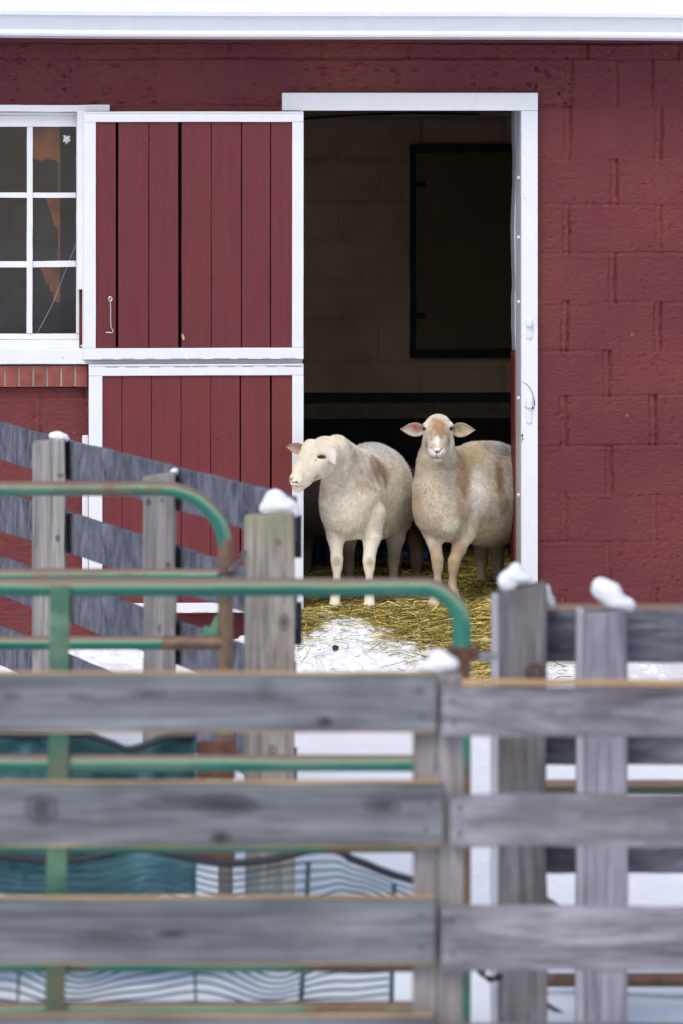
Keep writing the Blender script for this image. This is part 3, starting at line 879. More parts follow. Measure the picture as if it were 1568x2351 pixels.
tag(mesh_obj('straw', v_, f_, colmat('straw_stalks', .6, 0, 0, .3), None, False, c_), 'loose yellow straw stalks strewn on the doorway floor and the snow', 'straw', None, 'stuff')

# small dung pellet on snow
def blob(name, c, r, mat, seed=0, sub=3, amp=.25, parent=None, fr=1.5, flat=None):
    bm = bmesh.new(); bmesh.ops.create_icosphere(bm, subdivisions=sub, radius=1)
    for v in bm.verts:
        k = 1 + amp * mnoise.noise(v.co * fr + Vector((seed * 3.1, seed, 0))) + amp * .35 * mnoise.noise(v.co * fr * 2.7 + Vector((seed, 0, seed)))
        v.co = Vector((v.co.x * r[0] * k, v.co.y * r[1] * k, v.co.z * r[2] * k))
        if flat is not None and v.co.z < flat: v.co.z = flat + (v.co.z - flat) * .15
        if c is not None: v.co += Vector([float(q) for q in c])
    me = bpy.data.meshes.new(name); bm.to_mesh(me); bm.free()
    me.polygons.foreach_set('use_smooth', [True] * len(me.polygons)); me.materials.append(mat)
    o = bpy.data.objects.new(name, me); COL.objects.link(o)
    if parent: o.parent = parent
    return o
zc_ = F * (H + .14) / (1504 - HOR); p = v2w(V(770, 1504, zc_ - D))
o = blob('dung_pellet', None, (.014, .012, .012), simple('dung', (.03, .03, .015), .8), 3); o.location = (p[0], p[1], float(ground_h(p[0], p[1])) + .03)
tag(o, 'small dark dropping lying on the snow mound before the door', 'dropping')

# =================================================================== SHEEP
def surf_nets(dist, org, h):
    """naive surface nets on a regular grid, vectorised"""
    ins = dist < 0
    nx, ny, nz = dist.shape
    c = np.zeros((nx - 1, ny - 1, nz - 1), np.int8)
    for dx in (0, 1):
        for dy in (0, 1):
            for dz in (0, 1):
                c += ins[dx:nx - 1 + dx, dy:ny - 1 + dy, dz:nz - 1 + dz]
    act = (c > 0) & (c < 8)
    vid = np.full(act.shape, -1, np.int64); ai = np.argwhere(act); vid[act] = np.arange(len(ai))
    pos = np.zeros((len(ai), 3)); cnt = np.zeros(len(ai))
    cor = [(a, b, d) for a in (0, 1) for b in (0, 1) for d in (0, 1)]
    for a in cor:
        for ax in range(3):
            if a[ax]: continue
            b = list(a); b[ax] = 1
            da = dist[ai[:, 0] + a[0], ai[:, 1] + a[1], ai[:, 2] + a[2]]
            db = dist[ai[:, 0] + b[0], ai[:, 1] + b[1], ai[:, 2] + b[2]]
            m = (da < 0) != (db < 0)
            t = np.where(m, da / np.where(m, da - db, 1), 0)
            q = np.tile(np.array(a, float), (len(ai), 1)); q[:, ax] = t
            pos[m] += q[m]; cnt[m] += 1
    pos /= cnt[:, None]
    verts = (ai + pos) * h + org
    faces = []
    for ax in range(3):
        s0 = [slice(None)] * 3; s1 = [slice(None)] * 3; s0[ax] = slice(0, -1); s1[ax] = slice(1, None)
        a, b = ins[tuple(s0)], ins[tuple(s1)]
        e = np.argwhere(a != b)
        o1, o2 = [i for i in range(3) if i != ax]
        ok = (e[:, o1] > 0) & (e[:, o2] > 0) & (e[:, o1] < act.shape[o1]) & (e[:, o2] < act.shape[o2])
        e = e[ok]
        def g(d1, d2):
            q = e.copy(); q[:, o1] += d1; q[:, o2] += d2; return vid[q[:, 0], q[:, 1], q[:, 2]]
        quad = np.stack([g(-1, -1), g(0, -1), g(0, 0), g(-1, 0)], -1)
        flip = ins[e[:, 0], e[:, 1], e[:, 2]]
        if ax == 1: flip = ~flip
        quad[~flip] = quad[~flip][:, ::-1]
        faces.append(quad)
    f = np.concatenate(faces); f = f[(f >= 0).all(1)]
    return verts, f

class SDF:
    def __init__(s, lo, hi, h):
        s.h = h; s.org = np.array(lo, float)
        n = np.ceil((np.array(hi) - s.org) / h).astype(int) + 1
        s.d = np.full(n, 1.0, np.float32); s.n = n
    def _sub(s, lo, hi):
        a = np.clip(np.floor((np.array(lo) - s.org) / s.h).astype(int), 0, s.n - 1)
        b = np.clip(np.ceil((np.array(hi) - s.org) / s.h).astype(int) + 1, 1, s.n)
        g = np.meshgrid(*[s.org[i] + np.arange(a[i], b[i]) * s.h for i in range(3)], indexing='ij')
        return tuple(slice(a[i], b[i]) for i in range(3)), np.stack(g, -1).astype(np.float32)
    def _u(s, sl, d, k, sub=False):
        o = s.d[sl]
        if sub:
            d = -d; hh = np.clip(.5 - .5 * (o - d) / k, 0, 1) if False else None
            m = np.maximum(k - np.abs(o - d), 0) / k
            s.d[sl] = np.maximum(o, d) + m * m * k * .25
        else:
            m = np.maximum(k - np.abs(o - d), 0) / k
            s.d[sl] = np.minimum(o, d) - m * m * k * .25
    def ell(s, c, r, k=.03, rot=None, sub=False):
        c = np.array(c, float); r = np.array(r, float) if np.ndim(r) else np.full(3, float(r))
        R = r.max() + k + .02
        sl, P = s._sub(c - R, c + R); P = P - c.astype(np.float32)
        if rot is not None: P = P @ np.array(rot, np.float32)   # columns = local axes
        k0 = np.linalg.norm(P / r, axis=-1); k1 = np.linalg.norm(P / (r * r), axis=-1)
        s._u(sl, k0 * (k0 - 1) / np.maximum(k1, 1e-6), k, sub)
    def cone(s, a, ra, b, rb, k=.03, sub=False):
        a = np.array(a, float); b = np.array(b, float); R = max(ra, rb) + k + .02
        sl, P = s._sub(np.minimum(a, b) - R, np.maximum(a, b) + R)
        ab = b - a; t = np.clip(((P - a) @ ab) / (ab @ ab), 0, 1)
        d = np.linalg.norm(P - a - t[..., None] * ab, axis=-1) - (ra + (rb - ra) * t)
        s._u(sl, d, k, sub)
    def chain(s, pts, k=.02):
        for (a, ra), (b, rb) in zip(pts[:-1], pts[1:]): s.cone(a, ra, b, rb, k)
    def front(s, px, py, Y=-.2):
        for j in range(s.n[1]):
            p = V(px, py, s.org[1] + j * s.h)
            i, k = int(round((p[0] - s.org[0]) / s.h)), int(round((p[2] - s.org[2]) / s.h))
            if 0 <= i < s.n[0] and 0 <= k < s.n[2] and s.d[i, j, k] < 0: return p
        return V(px, py, .6)
    def mesh(s): return surf_nets(s.d, s.org, s.h)

def vert_normals(v, f):
    a = v[f[:, 2]] - v[f[:, 0]]; b = v[f[:, 3]] - v[f[:, 1]]
    fn = np.cross(a, b); vn = np.zeros_like(v)
    for k in range(4): np.add.at(vn, f[:, k], fn)
    return vn / np.maximum(np.linalg.norm(vn, axis=1, keepdims=True), 1e-9), fn

def relax(v, f, it=2, lam=.5):
    for _ in range(it):
        s = np.zeros_like(v); c = np.zeros(len(v))
        for k in range(4):
            np.add.at(s, f[:, k], v[f[:, (k + 1) % 4]]); np.add.at(c, f[:, k], 1)
            np.add.at(s, f[:, k], v[f[:, (k + 3) % 4]]); np.add.at(c, f[:, k], 1)
        v = v + lam * (s / c[:, None] - v)
    return v

def paint(P, base, blobs, seed=0):
    """blobs: (centre, radii, colour, strength, softness)"""
    n = fbm(P[:, 0] * 40 + P[:, 1] * 17, P[:, 2] * 40 + P[:, 1] * 23, 3, seed)
    c = np.tile(np.array(base), (len(P), 1)) * (1 + .06 * n[:, None])
    for (ce, r, colr, st, soft) in blobs:
        d = np.linalg.norm((P - np.array(ce)) / np.array(r), axis=1) + .22 * n
        w_ = st * (1 - sst(1 - soft, 1 + .02, d))
        c = c * (1 - w_[:, None]) + np.array(colr) * w_[:, None]
    return c

def fur(v, f, vn, fn, colf, lenf, N, flow, rng, wbase=.0009, wf=None):
    ar = np.linalg.norm(fn, axis=1)
    if wf is not None: ar = ar * wf(v[f[:, 0]])
    pr = ar / ar.sum()
    fi = rng.choice(len(f), N, p=pr)
    u = rng.random((N, 2)); q = f[fi]
    P = (v[q[:, 0]] * ((1 - u[:, :1]) * (1 - u[:, 1:])) + v[q[:, 1]] * (u[:, :1] * (1 - u[:, 1:])) +
         v[q[:, 2]] * (u[:, :1] * u[:, 1:]) + v[q[:, 3]] * ((1 - u[:, :1]) * u[:, 1:]))
    Nn = (vn[q[:, 0]] + vn[q[:, 1]] + vn[q[:, 2]] + vn[q[:, 3]]); Nn /= np.linalg.norm(Nn, axis=1, keepdims=True)
    L = lenf(P); m = L > .001; P, Nn, L = P[m], Nn[m], L[m]; n = len(P)
    fl = flow(P)
    # clumping: low-frequency swirl added to the flow
    sw = np.stack([fbm(P[:, 2] * 14, P[:, 1] * 14 + P[:, 0] * 9, 2, 5), fbm(P[:, 0] * 14, P[:, 2] * 14 + 3, 2, 6), fbm(P[:, 0] * 15 + 7, P[:, 1] * 15 + P[:, 2] * 9, 2, 7)], -1)
    fl = fl + sw * .55
    fl -= (fl * Nn).sum(1, keepdims=True) * Nn
    fl /= np.maximum(np.linalg.norm(fl, axis=1, keepdims=True), 1e-6)
    lift = rng.uniform(.15, .75, n)[:, None]
    d = fl + Nn * lift + rng.normal(0, .20, (n, 3)); d /= np.linalg.norm(d, axis=1, keepdims=True)
    s = np.cross(d, Nn); s /= np.maximum(np.linalg.norm(s, axis=1, keepdims=True), 1e-6)
    L = L * rng.uniform(.6, 1.3, n)
    wd = (wbase * rng.uniform(.7, 1.4, n))[:, None]
    P0 = P - Nn * .001
    vs_ = np.stack([P0 - s * wd, P0 + s * wd, P0 + d * L[:, None]], 1)
    mott = 1 + .13 * fbm(P[:, 0] * 30 + P[:, 1] * 12, P[:, 2] * 30 - P[:, 1] * 15, 3, 44)
    st_ = vnoise(P[:, 0] * 130 + P[:, 1] * 60 + 9 * vnoise(P[:, 2] * 12, P[:, 0] * 12, 3), P[:, 2] * 48, 71)
    cl_ = fbm(P[:, 0] * 55 + P[:, 1] * 25, P[:, 2] * 38, 2, 73)
    mott = mott * (1 + np.where(L > .009, .18, .07) * st_ + np.where(L > .009, .15, .06) * cl_)
    lowv = np.where(L > .011, .66, .84)
    c = colf(P) * ((lowv + (1.12 - lowv) * rng.random(n)) * mott)[:, None]
    dark = rng.random(n) < np.where(L > .011, .022, .006); c[dark] *= np.array([.50, .42, .36])
    fa = np.arange(n * 3).reshape(-1, 3)
    return vs_.reshape(-1, 3), fa, np.repeat(c, 3, 0)

def ear_mesh(root, tip, wid, face, up, cup=.35, thick=.0035, n=16, m=9):
    """leaf shaped cupped ear from root to tip; 'face' = direction the hollow faces"""
    root, tip, face, up = map(lambda q: np.array(q, float), (root, tip, face, up))
    ax = tip - root; L = np.linalg.norm(ax); ax /= L
    face = face - ax * (face @ ax); face /= np.linalg.norm(face)
    sd_ = np.cross(ax, face)
    if sd_ @ up < 0: sd_ = -sd_
    vs_ = []; col = []
    for side in (0, 1):
        for i in range(n + 1):
            t = i / n
            w_ = wid * (math.sin(pi * min(1, (t * .86 + .14)) ** .85) ** .95) * (1 if t < 1 else 0)
            w_ = max(w_, .0015)
            if t < .12: w_ = max(w_, wid * .45)
            for j in range(m + 1):
                s = j / m * 2 - 1
                curl = cup * wid * (abs(s) ** 2) * (1.3 - t * .8)
                p = root + ax * t * L + sd_ * s * w_ * .96 + face * (curl - .3 * cup * wid) + face * (.12 * L * (t - .5) ** 2)
                p = p - face * (thick * side)
                vs_.append(p)
    fs_ = []
    K = (n + 1) * (m + 1)
    for i in range(n):
        for j in range(m):
            a = i * (m + 1) + j; q = (a, a + 1, a + m + 2, a + m + 1)
            fs_.append(q); fs_.append(tuple(K + k for k in q[::-1]))
    for i in range(n):
        for j in (0, m):
            a = i * (m + 1) + j; b = a + m + 1
            fs_.append((a, b, K + b, K + a) if j == 0 else (b, a, K + a, K + b))
    for j in range(m):
        a = n * (m + 1) + j; fs_.append((a, a + 1, K + a + 1, K + a))
    return np.array(vs_), np.array(fs_), K

WOOL = colmat('sheep_coat', .95, .15)
SKIN = colmat('sheep_skin', .75, .0, 0, .25)
def eye_part(root, c, r, base, look, closed=1.0):
    """eyeball with dark iris, wrapped in lids"""
    bm = bmesh.new(); bmesh.ops.create_uvsphere(bm, u_segments=20, v_segments=12, radius=r)
    me = bpy.data.meshes.new('eye'); bm.to_mesh(me); bm.free()
    me.polygons.foreach_set('use_smooth', [True] * len(me.polygons))
    me.materials.append(EYE)
    o = bpy.data.objects.new('eye', me); COL.objects.link(o); o.parent = root
    o.location = [float(a - b) for a, b in zip(c, base)]; o.scale = (1.15, 1, closed)
    return o
t_ = NT('sheep_eye'); t_.base((.012, .007, .005)); t_.rough(.08); EYE = t_.m

def make_sheep(name, label, sdf, base, base_col, blobs, furlen, flow, ears, eyes, N, seed, smooth_it=2, group='sheep in the doorway', wf=None):
    rng = np.random.default_rng(seed)
    v, f = sdf.mesh(); v = relax(v, f, smooth_it, .45)
    vn, fn = vert_normals(v, f)
    root = thing(name, label, 'sheep', base, True, group)
    cols = paint(v, base_col, blobs, seed)
    V_, F_, C_ = [v], [f], [cols]; off = len(v)
    fur_all = []
    lenf = lambda P: furlen(P)
    colf = lambda P: paint(P, base_col, blobs, seed)
    fur_all.append(fur(v, f, vn, fn, colf, lenf, N, flow, rng, .0009, wf))
    for (er, et, wd, fc_, up_, cin, cout, cup) in ears:
        ev, ef, K = ear_mesh(er, et, wd, fc_, up_, cup)
        ec = np.tile(np.array(cout), (len(ev), 1)); ec[:K] = np.array(cin)
        t = np.linalg.norm(ev - np.array(er), axis=1) / np.linalg.norm(np.array(et) - np.array(er))
        rimj = np.tile(np.abs(np.linspace(-1, 1, 10)), len(ev) // 10)
        inner = np.zeros(len(ev)); inner[:K] = 1
        dk = inner * (1 - sst(.25, .75, t)) * (1 - sst(.2, .7, rimj)) * .55
        ec = ec * (1 - dk[:, None]) + np.array(lin(95, 62, 48)) * dk[:, None]
        V_.append(ev); F_.append(ef + off); C_.append(ec); off += len(ev)
        evn, efn = vert_normals(ev, ef)
        ax_ = np.array(et) - np.array(er)
        fur_all.append(fur(ev, ef, evn, efn, lambda P, c0=cout: np.tile(np.array(c0), (len(P), 1)), lambda P: np.full(len(P), .005), 1600, lambda P, a=ax_: np.tile(a / np.linalg.norm(a), (len(P), 1)), rng, .0006))
    allv = np.concatenate(V_) - np.array(base)
    body = mesh_obj('body', allv, np.concatenate(F_), WOOL, root, True, np.concatenate(C_))
    fv = np.concatenate([a[0] for a in fur_all]) - np.array(base)
    fc = np.concatenate([a[2] for a in fur_all])
    ff_ = np.arange(len(fv)).reshape(-1, 3)
    mesh_obj('coat_hair', fv, ff_, WOOL, root, False, fc)
    for (c, r, k_) in eyes: eye_part(root, c, r, base, None, k_)
    return root

CREAM = lin(240, 229, 208); TAN = lin(190, 160, 126); BRN = lin(158, 126, 96); OLV = lin(170, 155, 100); PINK = lin(206, 168, 150); DARKN = lin(62, 55, 58); WHT = lin(243, 238, 230)

# ---------- left sheep (head turned to the left)
S = SDF((-.30, -.50, -.03), (.42, 1.05, .80), .0048)
q = V
S.ell(q(795, 1160, .02), (.114, .14, .132), .03)
S.ell(q(812, 1120, .14), (.142, .20, .165), .05)
S.ell(q(852, 1131, .46), (.180, .36, .214), .06)
S.ell(q(868, 1118, .74), (.150, .20, .175), .07)
# neck
S.cone(q(812, 1092, .08), .112, q(778, 1046, -.10), .074, .04)
S.cone(q(784, 1145, -.01), .080, q(775, 1076, -.10), .054, .03)
# head
S.ell(q(746, 1037, -.21), (.066, .068, .066), .04)
S.ell(q(772, 1031, -.15), (.054, .06, .058), .025)
S.cone(q(738, 1050, -.25), .049, q(697, 1093, -.345), .0315, .025)
S.cone(q(714, 1030, -.27), .040, q(685, 1078, -.355), .0235, .03)
S.cone(q(742, 1068, -.225), .050, q(712, 1089, -.30), .033, .02)
S.ell(q(682, 1100, -.372), (.029, .026, .027), .02)
S.cone(q(702, 1104, -.335), .025, q(683, 1117, -.368), .0205, .015)
S.ell(q(674, 1110, -.39), (.014, .013, .014), .012)
S.ell(q(728, 1037, -.285), (.022, .018, .012), .015)          # brow ridge
# eye socket, nostril and mouth
eL = S.front(737, 1050) + np.array([0, .009, 0])
S.ell(eL + np.array([.0, -.010, 0]), (.019, .009, .0085), .010, None, True)
S.ell(q(681, 1108.5, -.402), (.007, .009, .0045), .004, None, True)
# front legs
def leg(S, pts, k=.018):
    S.chain([(q(a, b, c), r) for (a, b, c, r) in pts], k)
leg(S, [(772, 1185, .03, .062), (771, 1235, .02, .034), (773.5, 1285, .01, .0235), (774, 1302, .01, .0195), (773, 1335, .01, .0145), (771, 1362, .0, .0185), (769, 1376, -.01, .022)])
S.ell(q(768.5, 1387, -.02), (.026, .032, .017), .012)
leg(S, [(850, 1180, .04, .066), (853, 1235, .02, .037), (847, 1287, .0, .0240), (847.5, 1304, .0, .0195), (848, 1338, .0, .0148), (848, 1364, -.01, .0185), (848, 1379, -.02, .0225)])
S.ell(q(848, 1390, -.03), (.0275, .034, .018), .012)
S.cone(q(841, 1390, -.075), .003, q(850, 1402, -.06), .004, .004, True)
# hind legs
leg(S, [(905, 1170, .70, .095), (908, 1235, .66, .040), (903, 1288, .72, .0235), (903, 1330, .68, .018), (904, 1362, .64, .021), (904, 1376, .62, .024)])
leg(S, [(810, 1180, .72, .09), (799, 1240, .68, .036), (800, 1290, .74, .0235), (802, 1330, .70, .018), (802, 1362, .66, .021), (802, 1376, .64, .024)])
S.ell(q(806, 1228, .04), (.034, .04, .022), .03); S.ell(q(826, 1226, .03), (.016, .02, .018), .015)
bl = [
    (q(858, 1080, .10), (.10, .22, .105), lin(146, 120, 94), .92, .75), (q(832, 1110, -.02), (.08, .14, .06), TAN, .6, .85),
    (q(870, 1030, .6), (.25, .45, .10), lin(216, 218, 224), .7, .6), (q(925, 1150, .5), (.06, .3, .16), lin(168, 158, 148), .5, .8), (q(790, 1250, .5), (.2, .4, .06), TAN, .6, .7),  # bluish-white back patch paints skylight into the coat colour
    (q(748, 1130, -.05), (.04, .10, .05), TAN, .35, .8),
    (q(773, 1288, -.01), (.020, .03, .034), OLV, .65, .7), (q(848, 1290, -.02), (.021, .03, .036), OLV, .75, .7),
    (q(862, 1200, .0), (.028, .05, .05), TAN, .35, .8), (q(770, 1200, .0), (.03, .05, .04), TAN, .35, .8),
    (q(722, 1096, -.30), (.055, .06, .022), lin(186, 152, 116), .7, .8), (q(706, 1080, -.33), (.03, .05, .02), lin(206, 188, 166), .6, .8), (q(724, 1040, -.28), (.03, .04, .03), lin(214, 200, 182), .5, .8),
    (q(800, 1300, .72), (.05, .09, .16), BRN, .85, .5),
    (q(905, 1300, .68), (.04, .09, .12), TAN, .35, .6),
    (q(693, 1092, -.37), (.016, .03, .016), lin(150, 135, 125), .35, .7), (q(711, 1104, -.34), (.014, .02, .010), lin(130, 112, 98), .4, .7),
    (q(668, 1100, -.40), (.013, .03, .012), lin(120, 118, 128), .75, .5),
    (q(671, 1107, -.41), (.016, .02, .006), DARKN, .9, .5), (q(681, 1107.5, -.40), (.010, .016, .006), DARKN, .95, .4),
    (q(671, 1115, -.40), (.010, .02, .008), PINK, .8, .6),
    (q(684, 1114.5, -.385), (.034, .04, .0030), lin(112, 84, 80), .8, .5),
    (eL, (.0250, .05, .0105), lin(58, 44, 46), .97, .35), (q(724, 1056, -.30), (.009, .06, .006), lin(110, 92, 90), .7, .6), (q(736, 1041, -.28), (.024, .02, .007), lin(244, 238, 232), .6, .6), (q(735, 1060, -.28), (.022, .02, .008), lin(214, 206, 204), .6, .6), (q(727, 1056, -.29), (.008, .015, .010), lin(150, 130, 125), .6, .6),
    (q(736, 1043, -.30), (.026, .06, .0045), lin(176, 158, 146), .6, .6), (q(722, 1060, -.30), (.012, .05, .014), lin(196, 184, 174), .5, .7), (q(752, 1075, -.26), (.014, .05, .05), lin(196, 176, 152), .5, .8),  # thin darker line above the eye paints in brow shade
    (q(768, 1396, -.02), (.035, .06, .012), lin(110, 98, 88), .9, .4), (q(848, 1397, -.04), (.035, .06, .015), DARKN, .95, .35),
    (q(753, 1018, -.22), (.010, .03, .007), OLV, .45, .7),
]
def fl_L(P):
    hd = 1 - sst(.115, .185, np.linalg.norm((P - V(728, 1058, -.27)) * np.array([1, .8, 1]), axis=1))
    body_ = np.tile(np.array([.15, .55, -.75]), (len(P), 1)); head_ = np.tile(np.array([.55, .45, .35]), (len(P), 1))
    lg = P[:, 2] < .27
    b_ = np.where(lg[:, None], np.array([[0, 0, -1.]]), body_)
    return b_ * (1 - hd[:, None]) + head_ * hd[:, None]
def ln_L(P):
    L = np.where(P[:, 2] < .30, .005, .012)
    L = np.where((P[:, 2] >= .30) & (P[:, 1] > .25), .017, L)
    hd = 1 - sst(.115, .185, np.linalg.norm((P - V(728, 1058, -.27)) * np.array([1, .8, 1]), axis=1)); L = L * (1 - hd) + .0055 * hd
    near = np.linalg.norm((P - np.array(eL)) / np.array([1.25, 1.6, .5]), axis=1) < .015
    nose = np.linalg.norm(P - q(672, 1108, -.40), axis=1) < .022
    L = np.where(near, 0, L); L = np.where(nose, .002, L)
    return np.where(P[:, 2] < .014, 0, L)
earL = [(q(700, 1031, -.235), q(657.5, 1025, -.20), .026, (.2, -1, -.15), (0, 0, 1), lin(170, 146, 130), lin(190, 172, 156), .45),
        (q(751, 1029, -.275), q(769, 1068, -.315), .031, (.35, .9, 0), (1, 0, .2), lin(190, 160, 142), lin(216, 206, 196), .45)]
base = q(815, 1396, .25); base[2] = 0.0
shL = make_sheep('sheep', 'cream white sheep on the left, head turned sideways past the door leaf', S, base, CREAM, bl, ln_L, fl_L, earL, [(eL + np.array([-.001, .0030, 0]), .0130, .48)], 300000, 5, wf=lambda P: 1 + 4 * ((P[:, 1] < -.12) & (P[:, 2] > .5)))
# upper eyelid of the drowsy eye + tag
def tag_part(root, base, c, size, mat, rotz=0, rotx=0, hole=True):
    mb = MB(); s = size
    out = [(-s * .5, 0, s * .2), (-s * .25, 0, s), (s * .25, 0, s), (s * .5, 0, s * .2), (s * .5, 0, -s), (-s * .5, 0, -s)]
    n = len(out); mb.add(out + [(a, .002, c_) for (a, b, c_) in out], [tuple(range(n)), tuple(range(n, 2 * n))[::-1]] + [(i, (i + 1) % n, n + (i + 1) % n, n + i) for i in range(n)])
    mb.tube([(0, -.004, s * .65), (0, .001, s * .65)], s * .32, 10)
    o = mb.build('ear_tag', mat, root); o.location = [float(a - b) for a, b in zip(c, base)]; o.rotation_euler = (rotx, 0, rotz); return o
o = tag_part(shL, base, q(771, 1055, -.305), .0115, M['yellow_tag'], radians(50), 0); o.rotation_euler = (0, radians(18), radians(62))

# ---------- right sheep (faces the camera)
S = SDF((.20, -.28, -.03), (.92, 1.25, .90), .0048)
S.ell(q(1012, 1163, .10), (.120, .14, .145), .05)
S.ell(q(1056, 1128, .24), (.150, .17, .185), .07)
S.ell(q(1128, 1136, .64), (.195, .33, .232), .10)
S.ell(q(1092, 1132, .42), (.150, .24, .215), .10)
S.ell(q(1150, 1120, .95), (.15, .2, .19), .07)
S.cone(q(1006, 1024, .05), .068, q(1003, 1110, .10), .100, .05)
S.cone(q(1006, 1060, .10), .075, q(1050, 1110, .24), .13, .05)
S.ell(q(1006, 985, .0), (.062, .075, .064), .03)
S.ell(q(1006, 1015, .0), (.063, .072, .052), .03)
S.cone(q(1005, 992, -.05), .052, q(1003.5, 1034, -.155), .034, .03)
S.ell(q(1003, 1036, -.168), (.038, .032, .028), .02)
S.ell(q(1004, 1051, -.150), (.024, .024, .016), .014)
S.ell(q(981, 977, -.045), (.020, .02, .012), .018); S.ell(q(1030, 977, -.045), (.020, .02, .012), .018)
S.ell(q(1004, 1010, -.10), (.022, .03, .04), .03)
eA, eB = S.front(975, 985) + np.array([0, .010, 0]), S.front(1035, 985) + np.array([0, .010, 0])
for e, sx in ((eA, -1), (eB, 1)):
    S.ell(e + np.array([sx * .006, -.008, 0]), (.011, .014, .009), .010, None, True)
S.ell(q(995, 1032, -.196), (.0055, .010, .0040), .004, None, True); S.ell(q(1012, 1032, -.196), (.0055, .010, .0040), .004, None, True)
S.cone(q(1003, 1041, -.2), .0018, q(1003, 1048, -.19), .0018, .004, True)
S.cone(q(989, 1050, -.178), .0022, q(1003, 1050.5, -.186), .003, .005, True); S.cone(q(1003, 1050.5, -.186), .003, q(1018, 1049, -.178), .0022, .005, True)
leg(S, [(992, 1185, .10, .062), (996, 1235, .08, .034), (1004, 1284, .05, .0230), (1005, 1302, .05, .0190), (1004.5, 1335, .05, .0145), (1002, 1362, .03, .020), (998, 1376, .01, .023)])
S.ell(q(996, 1388, .0), (.027, .034, .018), .012)
leg(S, [(1066, 1170, .15, .075), (1066, 1225, .12, .044), (1053, 1262, .09, .028), (1043, 1287, .07, .0240), (1041, 1304, .07, .0200), (1038.5, 1338, .07, .0145), (1041, 1364, .05, .0205), (1044, 1378, .03, .023)])
S.ell(q(1046, 1388, .02), (.027, .034, .018), .012)
S.cone(q(996, 1389, -.045), .003, q(998, 1402, -.03), .004, .004, True)
S.ell(q(1035, 1222, .10), (.05, .06, .04), .03)
leg(S, [(1165, 1180, .92, .10), (1140, 1240, .86, .045), (1143, 1290, .92, .026), (1143, 1330, .88, .019), (1143, 1366, .84, .023)])
leg(S, [(1110, 1180, .98, .08), (1105, 1240, .92, .04), (1106, 1290, .98, .024), (1106, 1330, .94, .018), (1106, 1366, .90, .022)])
TANC = lin(206, 192, 170)
fr = S.front
